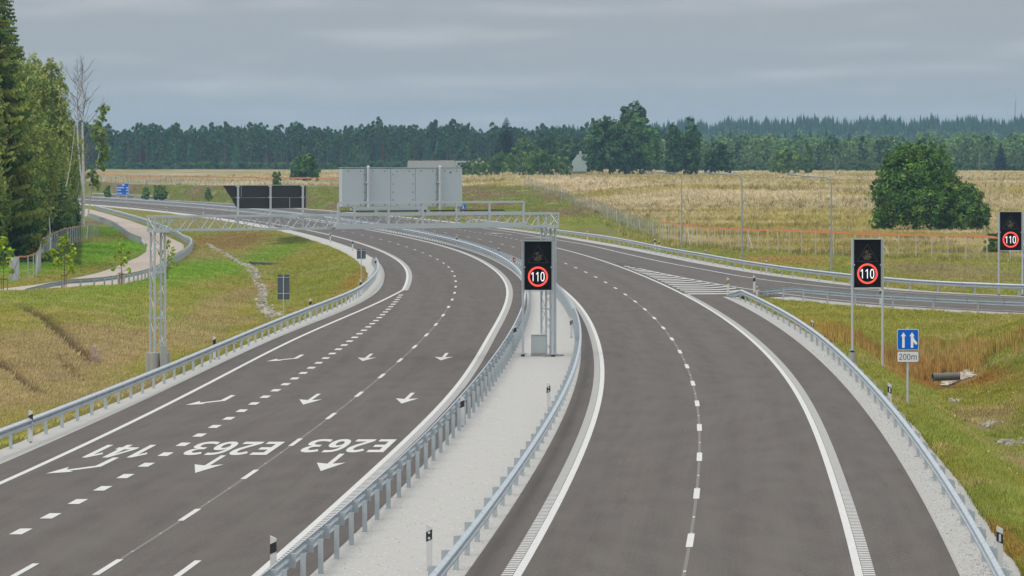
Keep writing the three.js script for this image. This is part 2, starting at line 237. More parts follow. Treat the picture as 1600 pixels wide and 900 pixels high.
const asphalt = new THREE.MeshPhysicalMaterial({ specularIntensity: 0.5, color: col(109, 103, 98), roughness: 0.96, map: asphaltTex, side: THREE.DoubleSide }); asphalt.roughness = 0.95;
const gravelTex = dataTex(512, 512, (i, j) => { const r = ((Math.imul(i * 7919 + j * 104729, 2654435761) >>> 16) & 255) / 255, q = ((Math.imul((i >> 1) * 3571 + (j >> 1) * 90121, 2654435761) >>> 16) & 255) / 255; return 0.87 + 0.3 * (r - 0.5) + 0.22 * (q - 0.5) - 0.3 * (q > 0.965 ? 1 : 0) + 0.06 * tor(i, j, 512, 512, 4, 4) + 0.09 * tor(i, j, 512, 512, 18, 18, 5) + 0.1 * tor(i, j, 512, 512, 44, 44, 11); });
const gravel = new THREE.MeshStandardMaterial({ color: col(214, 212, 207), roughness: 1, map: gravelTex, bumpMap: gravelTex, bumpScale: 0.03, side: THREE.DoubleSide });
const pathMat = new THREE.MeshStandardMaterial({ color: col(206, 190, 176), roughness: 1, map: gravelTex, side: THREE.DoubleSide });
const paintTex = dataTex(256, 256, (i, j) => 0.9 + 0.07 * tor(i, j, 256, 256, 3, 3) + 0.06 * tor(i, j, 256, 256, 20, 20, 4) - 0.3 * S(0.3, 0.8, tor(i, j, 256, 256, 12, 12, 8)) - 0.3 * S(0.5, 0.7, tor(i, j, 256, 256, 40, 40, 12)));
const paint = new THREE.MeshStandardMaterial({ color: col(238, 238, 234), roughness: 0.7, map: paintTex, side: THREE.DoubleSide });
const paintOld = new THREE.MeshStandardMaterial({ color: col(190, 189, 185), roughness: 0.85, map: paintTex, side: THREE.DoubleSide });
const seam = mat(col(128, 123, 118), 0.95);
function sheet(rows, uvf = (x, d) => [(x - C(d)) / 16, d / 96]) { // rows of [x, y, d] across
  const pos = [], uv = [], idx = [], n = rows[0].length;
  for (const r of rows) for (const [x, y, d] of r) { pos.push(x, y, -d); uv.push(...uvf(x, d)); }
  for (let j = 0; j < rows.length - 1; j++) for (let i = 0; i < n - 1; i++) { const a = j * n + i; idx.push(a, a + 1, a + n, a + 1, a + n + 1, a + n); }
  const g = new THREE.BufferGeometry(); g.setAttribute('position', new THREE.Float32BufferAttribute(pos, 3)); g.setAttribute('uv', new THREE.Float32BufferAttribute(uv, 2)); g.setIndex(idx); g.computeVertexNormals(); return g;
}
const metre = (k) => (x, d) => [x / k, d / k];
function band(l, r, d0, d1, y, step = 2, uvf, cuts = 2) { const rows = [], n = Math.max(1, Math.ceil((d1 - d0) / step)); for (let i = 0; i <= n; i++) { const d = d0 + (d1 - d0) * i / n, a = l(d), b = r(d); rows.push(Array.from({ length: cuts }, (_, k) => [mix(a, b, k / (cuts - 1)), y, d])); } return sheet(rows, uvf); }
const line2 = (pl, pr, y, uvf) => sheet(pl.map((p, i) => [[p[0], y, p[1]], [pr[i][0], y, pr[i][1]]]), uvf);
const roadL = struct('road', band(Lasph, (d) => mL(d) - 0.2, 40, 960, 0, 3, undefined, 8), asphalt, 'left carriageway of dark asphalt with exit lane');
const roadR = struct('road', band(Rasph, (d) => (d < 250 ? Rasp(d) : mix(Rasp(d), R3(d) + 1.2, S(250, 262, d))), 40, 960, 0, 3, undefined, 8), asphalt, 'right carriageway of dark asphalt');
const roadS = struct('slip_road', merge([line2(shift(cpts(rampAsph, 5).filter((p) => p[1] > 318), 0), shift(cpts(rampAsph, 5).filter((p) => p[1] > 318), -8.6), -0.006), (() => { const sh = new THREE.Shape(), o = [...cpts(rampAsph, 4).filter((p) => p[1] < 322), ...shift(cpts(rampIn, 3), 0.98).reverse(), [15.2, 247], ...far((d) => 5.2, 262, 322, 8)]; o.forEach(([x, d], i) => (i ? sh.lineTo(x, d) : sh.moveTo(x, d))); const g = new THREE.ShapeGeometry(sh), p = g.attributes.position; for (let i = 0; i < p.count; i++) g.attributes.uv.setXY(i, (p.getX(i) - C(p.getY(i))) / 16, p.getY(i) / 96); return g.rotateX(-Math.PI / 2).translate(0, -0.0085, 0); })()]), asphalt, 'slip road joining the right carriageway');
{ const sh = new THREE.Shape(); const a = cpts(rampLine, 4).filter((p) => p[1] > 234), b = []; for (let d = 236; d <= 330; d += 6) b.push([R3(d), d]); const pts = [...a, ...b.reverse().map((p) => p)]; const o = [...a.map((p) => [p[0] + 0.4, p[1]]), ...[...b].reverse()]; o.forEach(([x, d], i) => (i ? sh.lineTo(x, d) : sh.moveTo(x, d))); const g = new THREE.ShapeGeometry(sh); const p = g.attributes.position; for (let i = 0; i < p.count; i++) { g.attributes.uv.setXY(i, (p.getX(i) - C(p.getY(i))) / 16, p.getY(i) / 96); } g.rotateX(-Math.PI / 2).translate(0, -0.012, 0); part('gore_surface', g, asphalt, roadS); }
// gravel verges: a flat strip with a skirt falling to the ground outside
function verge(inner, outer, skirtIn, name, label, m = gravel) { // arrays of [x, d] of equal length
  const rows = inner.map((p, i) => { const q = outer[i], dx = q[0] - p[0], dd = q[1] - p[1], l = Math.hypot(dx, dd) || 1, w = 0.04 * n2(p[0] * 0.9, p[1] * 0.6); const r = [[p[0] - dx / l * 0.25, -0.06, p[1] - dd / l * 0.25], [p[0] + dx / l * 0.02, -0.025, p[1] + dd / l * 0.02], [q[0] + w, -0.05, q[1]], [q[0] + dx / l * 0.35 + w * 3, -0.19, q[1] + dd / l * 0.35], [q[0] + dx / l * 0.8, -0.5, q[1] + dd / l * 0.8]]; return skirtIn ? r : r; });
  return struct(name, sheet(rows, metre(3.1)), m, label);
}
const run = (f, a, b, s = 3) => { const o = []; const n = Math.ceil((b - a) / s); for (let i = 0; i <= n; i++) { const d = a + (b - a) * i / n; o.push([f(d), d]); } return o; };
verge(run(Lasph, 40, 960), run((d) => (d < 300 ? rL(d) - 0.25 : mix(rL(300) - 0.25 - Lasph(300), -1.1, S(300, 325, d)) + Lasph(d)), 40, 960), true, 'gravel_verge', 'pale gravel verge under the left guardrail');
verge(run(Rasp, 40, 243), run((d) => rR(d) + 0.35 - 0.5 * S(236, 243, d), 40, 243), true, 'gravel_verge', 'pale gravel verge under the right guardrail');
{ const a = shift(cpts(rampAsph, 6), -0.0), b = shift(cpts(rampAsph, 6), 1.75); verge(a, b, true, 'gravel_verge', 'narrow gravel verge along the outer side of the slip road'); }
{ const q = cpts(rampIn, 3), a = shift(q, 1.0), b = shift(q, -0.35); verge(a, b, true, 'gravel_verge', 'narrow gravel verge along the inner side of the slip road'); }
struct('central_reserve', band((d) => mL(d) - 0.38, (d) => Rasph(d) + 0.05, 40, 960, -0.02, 3, metre(3.1), 4), gravel, 'pale gravel strip between the two carriageways');
struct('path', sheet(pathRight.map((p, i) => { const q = pathLeft[i]; return [[p[0] + 0.35, -0.25, p[1]], [p[0], 0.02, p[1]], [q[0], 0.02, q[1]], [q[0] - 0.35, -0.25, q[1]]]; }).flatMap((r, i, all) => { if (i === all.length - 1) return [r]; const o = [r], n = all[i + 1]; for (let k = 1; k < 4; k++) o.push(r.map((v, j) => v.map((c0, h) => mix(c0, n[j][h], k / 4)))); return o; }), metre(3.1)), pathMat, 'winding beige cycle path');
struct('path', sheet([[-70, 236], [-50, 240.5], [-41, 243], [-36, 243.6], [-32, 242.6]].map(([x, d]) => [[x, 0.03, d - 2.3], [x, 0.03, d + 1.6]]), metre(3.1)), pathMat, 'pale path end running out to the left');

const Y1 = 0.005, Y2 = 0.009;
const dir = (f, d) => { const s = (f(d + 1) - f(d - 1)) / 2, l = Math.hypot(1, s); return [s / l, 1 / l]; };    // (x, d) along a line
function stripe(f, o0, o1, d0, d1, y, parent, name, m = paint, step = 4) { return part(name, band((d) => f(d) + o0, (d) => f(d) + o1, d0, d1, y, step, metre(2)), m, parent); }
stripe(L1, -0.08, 0.1, 45, 246.5, Y1, roadL, 'edge_line');
stripe(L2, -0.16, 0.02, 246, 955, Y1, roadL, 'edge_line'); stripe(L2, 0.03, 0.28, 246, 560, Y2, roadL, 'rumble_strip', paintOld);
stripe(L5, -0.2, -0.03, 45, 955, Y1, roadL, 'edge_line'); stripe(L5, -0.02, 0.24, 140, 560, Y2, roadL, 'rumble_strip', paintOld);
stripe(R1, -0.02, 0.16, 45, 955, Y1, roadR, 'edge_line'); stripe(R1, -0.27, -0.03, 97, 560, Y2, roadR, 'rumble_strip', paintOld);
stripe(R3, -0.12, 0.06, 45, 366, Y1, roadR, 'edge_line'); stripe(R3, 0.07, 0.32, 97, 240, Y2, roadR, 'rumble_strip', paintOld);
stripe(L4, -0.045, 0.035, 45, 215, 0.003, roadL, 'paver_seam', seam); stripe(R2, -0.045, 0.035, 45, 235, 0.003, roadR, 'paver_seam', seam);
function rungs(f, o0, o1, d0, d1, pitch, parent) { const l = []; for (let d = d0; d < d1; d += pitch) { const g = band((e) => f(e) + o0, (e) => f(e) + o1, d, d + pitch * 0.62, Y2, 1, metre(2)); l.push(g); } const o = part('rumble_strip', merge(l), paint, parent); o.userData.kind = 'stuff'; }
rungs(R1, -0.27, -0.03, 60, 97, 0.36, roadR); rungs(R3, 0.07, 0.32, 60, 97, 0.36, roadR); rungs(L5, -0.02, 0.22, 60, 140, 0.4, roadL);
function dashes(f, w, len, period, d0, d1, parent, o = 0) { for (let d = d0; d < d1; d += period) part('lane_dash', band((e) => f(e) + o - w / 2, (e) => f(e) + o + w / 2, d, d + len, Y2, 2, metre(2)), paint, parent); }
dashes(L4, 0.15, 3, 11.62, 65.7, 480, roadL); dashes(L4, 0.2, 3, 12, 482, 800, roadL);
dashes(L3, 0.3, 1.35, 3.78, 63.0, 240, roadL);
dashes(R2, 0.16, 3, 11.86, 71.0, 480, roadR); dashes(R2, 0.2, 3, 12, 486, 800, roadR);
dashes(R3, 0.22, 1.6, 5, 384, 560, roadR);
for (let d = 66; d < 190; d += 3.95) { if ((d - 71 + 1200) % 11.86 > 4) part('stud_mark', band((e) => R2(e) - 0.03, (e) => R2(e) + 0.03, d, d + 0.28, Y2, 1, metre(2)), paint, roadR); if ((d - 65.7 + 1162) % 11.62 > 4) part('stud_mark', band((e) => L4(e) - 0.03, (e) => L4(e) + 0.03, d, d + 0.28, Y2, 1, metre(2)), paintOld, roadL); }
{ const a = cpts(rampEdge, 5); part('edge_line', line2(shift(a, 0.08), shift(a, -0.1), 0.0), paint, roadS); const b = cpts(rampLine, 4); part('edge_line', line2(shift(b, 0.09), shift(b, -0.09), 0.0), paint, roadS); }
{ // hatched gore: chevron bars between the two lines
  const rl = cpts(rampLine, 1), rx = (d) => { let b = rl[0]; for (const p of rl) if (Math.abs(p[1] - d) < Math.abs(b[1] - d)) b = p; return b[0]; };
  for (let d = 239; d < 316; d += 3.6) {
    const x0 = R3(d) + 0.35, w = 1.35, gap = rx(d) - x0; if (gap < 0.4) continue;
    const xm = x0 + gap * 0.5, k = 2.3, xe = Math.min(rx(d + 0.5 + gap * 0.5 * k), 15.2 + (255 - d) * 0.02), de = d + 0.5 + (xe - xm) * k; if (xe < xm) continue;
    part('hatch_bar', sheet([[[x0, 0.006, d], [x0, 0.006, d + w]], [[xm, 0.006, d + 0.5], [xm, 0.006, d + 0.5 + w]], [[xe, 0.006, de], [xe, 0.006, de + w]]], metre(2)), paint, roadS);
  }
}
const fontR = await new FontLoader().loadAsync('fonts/droid/droid_sans_regular.typeface.json');
const font = await new FontLoader().loadAsync('fonts/droid/droid_sans_bold.typeface.json');
function place(g, f, d, y = Y2) { // shape in (u to the reader's right, v to the reader's top); the reader drives towards the camera
  const p = g.attributes.position, X0 = f(d); for (let i = 0; i < p.count; i++) { const u = p.getX(i), v = p.getY(i), e = d - v; p.setXYZ(i, f(e) - u + (X0 - X0), y, -e); } g.computeVertexNormals(); return g;
}
function text(s, size) { const g = new THREE.ShapeGeometry(font.generateShapes(s, 1)); g.computeBoundingBox(); const b = g.boundingBox, [w, h] = size; g.translate(-(b.min.x + b.max.x) / 2, -b.min.y, 0).scale(w / (b.max.x - b.min.x), h / (b.max.y - b.min.y), 1); return g; }
const mid = (a, b, o = 0) => (d) => (a(d) + b(d)) / 2 + o;
const laneA = mid(L1, L3), laneB = mid(L3, L4), laneC = mid(L4, L5);
part('route_number', place(text('E263', [2.6, 5.2]), (d) => laneC(d) + 0.03, 114.9), paint, roadL); part('route_number', place(text('E263', [2.6, 5.2]), (d) => laneB(d) + 0.05, 113.9), paint, roadL); part('route_number', place(text('141', [1.75, 4.8]), (d) => laneA(d) + 0.1, 112.6), paint, roadL);
const flat = (pts) => { const s = new THREE.Shape(); pts.forEach(([x, y], i) => (i ? s.lineTo(x, y) : s.moveTo(x, y))); return new THREE.ShapeGeometry(s); };
const arrow = () => flat([[-0.075, 0], [0.075, 0], [0.075, 3.6], [0.42, 3.2], [0, 6.1], [-0.42, 3.2], [-0.075, 3.6]]);
const bent = () => flat([[-0.09, 0], [0.09, 0], [0.12, 2.9], [0.72, 4.2], [0.82, 3.3], [1.08, 5.5], [0.42, 4.9], [0.58, 4.6], [-0.08, 3.2]]);
for (const [d, k] of [[80.1, 0], [109.2, 1], [137.8, 2], [166.2, 3]]) { part('lane_arrow', place(arrow(), (e) => laneC(e) + [0, 0.15, 0.2, 0.1][k], d), paint, roadL); part('lane_arrow', place(arrow(), (e) => laneB(e) + [0, 0.1, 0.15, 0.1][k], d - 0.6), paint, roadL); part('lane_arrow', place(bent(), (e) => laneA(e) + 0.25, d - 1.4), paint, roadL); }
{ const g = flat([[0, 0], [0.16, 0], [0.16, 5], [1.4, 8], [1.1, 8.4], [2, 10.5], [0.4, 9.3], [0.8, 8.9], [0, 5.4]]); const p = g.attributes.position; for (let i = 0; i < p.count; i++) { const u = p.getX(i), v = p.getY(i), e = 428 + v * 1.2; p.setXYZ(i, R3(e) + 2.4 - u, Y2, -e); } g.computeVertexNormals(); part('lane_arrow', g, paint, roadS); }

// ---------------------------------------------------------------- guardrails
const zinc = new THREE.MeshStandardMaterial({ color: new THREE.Color().setRGB(0.56, 0.62, 0.66), roughness: 0.42, metalness: 0.6, side: THREE.DoubleSide, map: dataTex(256, 256, (i, j) => 0.86 + 0.14 * tor(i, j, 256, 256, 5, 5) + 0.12 * tor(i, j, 256, 256, 25, 25, 3) - (i < 6 ? 0.3 : 0)) });
const zincPost = new THREE.MeshStandardMaterial({ color: new THREE.Color().setRGB(0.44, 0.49, 0.51), roughness: 0.5, metalness: 0.5, side: THREE.DoubleSide });
const postGeo = (() => { const s = new THREE.Shape(); [[-0.05, -0.03], [0.05, -0.03], [0.05, -0.012], [-0.032, -0.024], [-0.032, 0.024], [0.05, 0.012], [0.05, 0.03], [-0.05, 0.03]].forEach(([x, y], i) => (i ? s.lineTo(x, y) : s.moveTo(x, y))); const g = new THREE.ExtrudeGeometry(s, { depth: 1, bevelEnabled: false }); return plain(g.rotateX(-Math.PI / 2)); })();
const postShort = postGeo.clone().scale(1, 0.98, 1).translate(0, -0.3, 0), postTall = postGeo.clone().scale(1.1, 1.02, 1.3).translate(0, -0.3, 0);
const spacerGeo = merge([box(0.14, 0.3, 0.05, 0.07, 0.58, 0), box(0.02, 0.3, 0.09, 0.01, 0.58, 0)]);
const PROFILE = [[0, 0], [0.012, 0.01], [0.08, 0.05], [0.09, 0.07], [0.09, 0.1], [0.0, 0.14], [0.0, 0.17], [0.09, 0.21], [0.09, 0.24], [0.08, 0.26], [0.012, 0.3], [0, 0.31]];
function sweep(pts, heights) { // W-beam along [x, d] points; profile bulges to the left of travel along the points
  const prof = [...PROFILE, ...PROFILE.slice().reverse().map(([u, v]) => [u - 0.006, v])], n = prof.length, pos = [], uv = [], idx = []; let run0 = 0;
  pts.forEach(([x, d], i) => {
    const [ax, ad] = pts[Math.max(0, i - 1)], [bx, bd] = pts[Math.min(pts.length - 1, i + 1)], l = Math.hypot(bx - ax, bd - ad) || 1, nx = -(bd - ad) / l, nd = (bx - ax) / l;
    if (i) run0 += Math.hypot(x - pts[i - 1][0], d - pts[i - 1][1]);
    prof.forEach(([u, v]) => { pos.push(x + nx * u, heights[i] - 0.31 + v, -(d + nd * u)); uv.push(run0 / 3, v); });
  });
  for (let i = 0; i < pts.length - 1; i++) for (let k = 0; k < n; k++) { const a = i * n + k, b = i * n + (k + 1) % n; idx.push(a, b, a + n, b, b + n, a + n); }
  const g = new THREE.BufferGeometry(); g.setAttribute('position', new THREE.Float32BufferAttribute(pos, 3)); g.setAttribute('uv', new THREE.Float32BufferAttribute(uv, 2)); g.setIndex(idx); const f = g.toNonIndexed(); f.computeVertexNormals(); return f;
}
// points run so that the traffic face is on their left; posts stand behind it, on the right
function guardrail(label, pts, { pitch = 4, tall = false, base = -0.05, spacer = 0, start = false, end = false, gap = 0.1, y = 0.75, rise, seat = false } = {}) {
  const t = thing('guardrail', label, 'guardrail', [0, 0, 0], 0, 'galvanised guardrails along the road'); if (seat) pts = shift(pts, gap + 0.055); const hs = pts.map((p, i) => y + (rise ? rise(...p) : 0));
  const ramp = (list, k) => { let s = 0; for (let i = 0; i < pts.length; i++) { const q = k < 0 ? pts.length - 1 - i : i, p = k < 0 ? q + 1 : q - 1; if (i) s += Math.hypot(pts[q][0] - pts[p][0], pts[q][1] - pts[p][1]); if (s > list) break; hs[q] = mix(0.22, hs[q], s / list); } };
  if (start) ramp(start, 1); if (end) ramp(end, -1);
  part('rail', sweep(pts, hs), zinc, t);
  let s = 0, next = start ? start * 0.35 : pitch * 0.5;
  for (let i = 1; i < pts.length; i++) {
    const [ax, ad] = pts[i - 1], [bx, bd] = pts[i], l = Math.hypot(bx - ax, bd - ad);
    while (next <= s + l) {
      const k = (next - s) / l, x = mix(ax, bx, k), d = mix(ad, bd, k), nx = (bd - ad) / l, nd = -(bx - ax) / l, h = mix(hs[i - 1], hs[i], k), o = gap + 0.055, turn = Math.atan2(nd, nx);
      const lift = (rise ? rise(x, d) : 0) + Math.min(0, h - y - (rise ? rise(x, d) : 0));
      part('post', tall ? postTall : postShort, zincPost, t, [x + nx * o, lift, -(d + nd * o)], turn);
      if (d < spacer) part('spacer', spacerGeo, zincPost, t, [x + nx * -0.02, lift, -(d + nd * -0.02)], turn);
      next += pitch;
    }
    s += l;
  }
  return t;
}
const rev = (a) => a.slice().reverse();
guardrail('galvanised guardrail along the left verge in front of the grassy bank', rev(run(rL, 50, 312, 3)), { seat: true, pitch: 2.95, spacer: 200, start: 8 });
guardrail('galvanised guardrail along the right verge from the gore nose towards the viewer', run(rR, 50, 236, 3), { seat: true, pitch: 4.05, spacer: 200, end: 9 });
guardrail('long guardrail on the left edge of the central gravel strip, posts facing us', run(mL, 50, 800, 3), { seat: true, pitch: 2.93, tall: true, spacer: 200, gap: 0.22 });
guardrail('long guardrail on the right edge of the central gravel strip, ribbed face showing', rev(run(mR, 50, 800, 3)), { seat: true, pitch: 2.93, tall: true, spacer: 200, gap: 0.1 });
guardrail('galvanised guardrail along the outer side of the slip road, before the wire fence', rev(cpts(rampRail, 3)), { pitch: 4, end: 8 }).name;
guardrail('short galvanised guardrail on the inner side of the slip road with turned-down end', cpts(rampIn, 1.5), { pitch: 4, start: 9 });
guardrail('galvanised guardrail winding along the road side of the cycle path', cpts(pathRail, 2), { pitch: 2, start: 3.2, gap: 0.08 });
guardrail('galvanised guardrail on the grass side of the cycle path with a turned-down end', rev(cpts(pathRailIn, 2)), { pitch: 2, end: 4, gap: 0.08 });
guardrail('distant guardrail along the far edge of the right carriageway below the blue sign', run((d) => R3(d) + 6.4, 812, 895, 4), { pitch: 4, start: 8 });

// ---------------------------------------------------------------- delineator posts
const white = mat(col(236, 236, 234), 0.55), black = mat(col(44, 42, 46), 0.6), greyBase = mat(col(150, 152, 152), 0.8), amber = mat(col(176, 140, 52), 0.4), refl = mat(col(228, 230, 236), 0.25);
const delin = {
  body: (() => { const s = new THREE.Shape(); [[-0.058, 0], [0.058, 0], [0.058, 0.98], [-0.058, 1.04]].forEach(([x, y], i) => (i ? s.lineTo(x, y) : s.moveTo(x, y))); return new THREE.ExtrudeGeometry(s, { depth: 0.05, bevelEnabled: true, bevelSize: 0.008, bevelThickness: 0.008, bevelSegments: 2 }).translate(0, 0, -0.025); })(),
  band: (() => { const s = new THREE.Shape(); [[-0.067, 0.66], [0.067, 0.72], [0.067, 0.93], [-0.067, 0.87]].forEach(([x, y], i) => (i ? s.lineTo(x, y) : s.moveTo(x, y))); return new THREE.ExtrudeGeometry(s, { depth: 0.075, bevelEnabled: false }).translate(0, 0, -0.0375); })(),
  strip: box(0.045, 0.16, 0.006, 0, 0.795, 0.041), dot: new THREE.CylinderGeometry(0.028, 0.028, 0.006, 14).rotateX(Math.PI / 2), base: cyl(0.05, 0.2, 0, -0.12, 0, 8),
};
delin.bandL = delin.band.clone().scale(-1, 1, 1); { const a = delin.bandL.attributes; for (let i = 0; i < a.position.count; i += 3) for (const k of ['position', 'normal', 'uv']) { const n = a[k].itemSize; for (let c = 0; c < n; c++) { const u = a[k].array[i * n + c]; a[k].array[i * n + c] = a[k].array[(i + 2) * n + c]; a[k].array[(i + 2) * n + c] = u; } } }
function post(x, d, label, kind = 'plain', y = -0.06, k = 1) {
  const t = thing('delineator_post', label, 'road post', [x, y, -d], 0, 'white delineator posts along the roads'); t.scale.setScalar(k);
  part('body', delin.body, white, t); part('band', kind === 'strip' ? delin.bandL : delin.band, kind === 'amber' ? amber : black, t);
  if (kind === 'strip') part('reflector', delin.strip, refl, t);
  if (kind === 'dots') { part('reflector', delin.dot, refl, t, [0, 0.86, 0.04]); part('reflector', delin.dot, refl, t, [0, 0.74, 0.04]); }
  part('base', delin.base, greyBase, t);
}
const offRail = (f, o) => (d) => f(d) + o;
post(...at(48, 690), 'white post with slanted black band behind the left guardrail, nearest the left edge');
post(...at(335, 560), 'white post with black band behind the left guardrail, right of the gantry foundation');
post(...at(485, 494), 'white post behind the left guardrail, near the taller pair of dark sign plates');
post(...at(563.5, 461), 'white post inside the curved left guardrail end, under the smaller dark sign plates');
post(...at(587, 424), 'white post with black band at the far end of the left guardrail');
post(...at(551, 391), 'white post on the left verge, just beyond the end of the left guardrail');
post(...at(516, 378), 'white post on the left verge under the gantry beam, above the grass bank');
post(...at(318, 336), 'small white post on the left verge seen over the left part of the gantry beam');
post(...at(260.5, 333.5), 'small white post on the left verge seen left of the gantry beam top');
post(...at(200.5, 329), 'small white post on the left verge, below the distant blue direction sign');
post(...at(300, 322), 'small white post on the far verge of the right carriageway, below the green cutting');
post(...at(517.5, 333), 'small white post on the far verge, left of the grey sign cabinet');
post(...at(427, 911), 'white post with black band on the central strip at the bottom picture edge');
post(...at(722.5, 666), 'white post among the posts of the central left guardrail, halfway to the speed sign');
post(...at(804.5, 540), 'white post with black band close to the left leg of the central speed sign');
post(...at(779, 404), 'white post rising above the central guardrail, left of the central speed sign');
post(...at(713.5, 384), 'white post with black band above the central guardrail, below the grey sign cabinet');
post(...at(670.5, 890), 'white post with two round reflectors by the central right guardrail, bottom picture edge', 'dots');
post(...at(857, 641), 'white post with two reflectors by the central right guardrail, below the grey cabinet', 'dots');
post(...at(892.5, 527), 'white post with two reflectors behind the bend of the central right guardrail', 'dots');
post(...at(1562, 893), 'white post with framed reflector behind the right guardrail, bottom right corner', 'strip', -0.07);
post(...at(1390, 645), 'white post with framed reflector behind the right guardrail, below the blue lane sign', 'strip', 0);
post(...at(1269, 531), 'white post with framed reflector behind the right guardrail, left of the right speed sign', 'strip');
post(...at(1137.5, 462), 'white post with amber band standing at the tip of the gore', 'amber', -0.02, 1.15);
post(...at(1178.5, 458), 'white post with black band at the nose between the two guardrails', 'plain', -0.02, 1.15);
post(...at(1183, 464), 'short white post with amber band just behind the right guardrail nose', 'amber', -0.1, 0.8);
post(...at(918, 375), 'white post with amber top behind the slip road guardrail, right of the gantry', 'amber');
post(...at(1023, 391), 'taller plain white post behind the slip road guardrail, left one of a close pair', 'plain', 0, 1.1);
post(...at(1030, 392), 'shorter white post behind the slip road guardrail, right one of a close pair');
post(...at(1102.5, 407.5), 'white post behind the slip road guardrail between the first two lamp posts', 'strip');
post(...at(1197.5, 426), 'white post behind the slip road guardrail between the second and third lamp posts', 'strip');
post(...at(712, 343), 'tall white post below the small blue sign, seen through the gantry railing');
post(...at(768, 346), 'small white post seen through the gantry beam above the slip road guardrail');
post(...at(1376, 476), 'white post inside the slip road guardrail, by the right leg of the right speed sign');
{ const t = thing('median_marker', 'red and white marker plate at the end of the narrow central barrier', 'road marker', [at(803, 421)[0], -0.03, -at(803, 421)[1]]); const red = mat(col(190, 36, 44), 0.5); part('pole', cyl(0.035, 0.95, 0, -0.1, 0, 8), zincPost, t); part('plate', box(0.22, 0.5, 0.02, 0, 0.72, 0.05), red, t); part('stripe', box(0.224, 0.12, 0.022, 0, 0.56, 0.0515), white, t); part('stripe', box(0.1, 0.1, 0.022, 0.04, 0.8, 0.0515), white, t); }

// ---------------------------------------------------------------- sign gantry
const steel = new THREE.MeshStandardMaterial({ color: new THREE.Color().setRGB(0.50, 0.545, 0.57), roughness: 0.5, metalness: 0.35, side: THREE.DoubleSide });
const steelDark = new THREE.MeshStandardMaterial({ color: new THREE.Color().setRGB(0.36, 0.39, 0.41), roughness: 0.6, metalness: 0.2, side: THREE.DoubleSide });
const concrete = new THREE.MeshStandardMaterial({ color: col(196, 196, 188), roughness: 0.95, map: gravelTex, side: THREE.DoubleSide });
const dark = mat(col(58, 64, 70), 0.6), cable = mat(col(40, 44, 48), 0.7);
const GL = [-15.32, 154.6], GR = [1.95, 164.6], glen = Math.hypot(GR[0] - GL[0], GR[1] - GL[1]), gturn = Math.atan2(GR[1] - GL[1], GR[0] - GL[0]);
const Y0 = 5.78, BH = 0.66, BW = 0.68;                      // underside of the beam, its depth and width
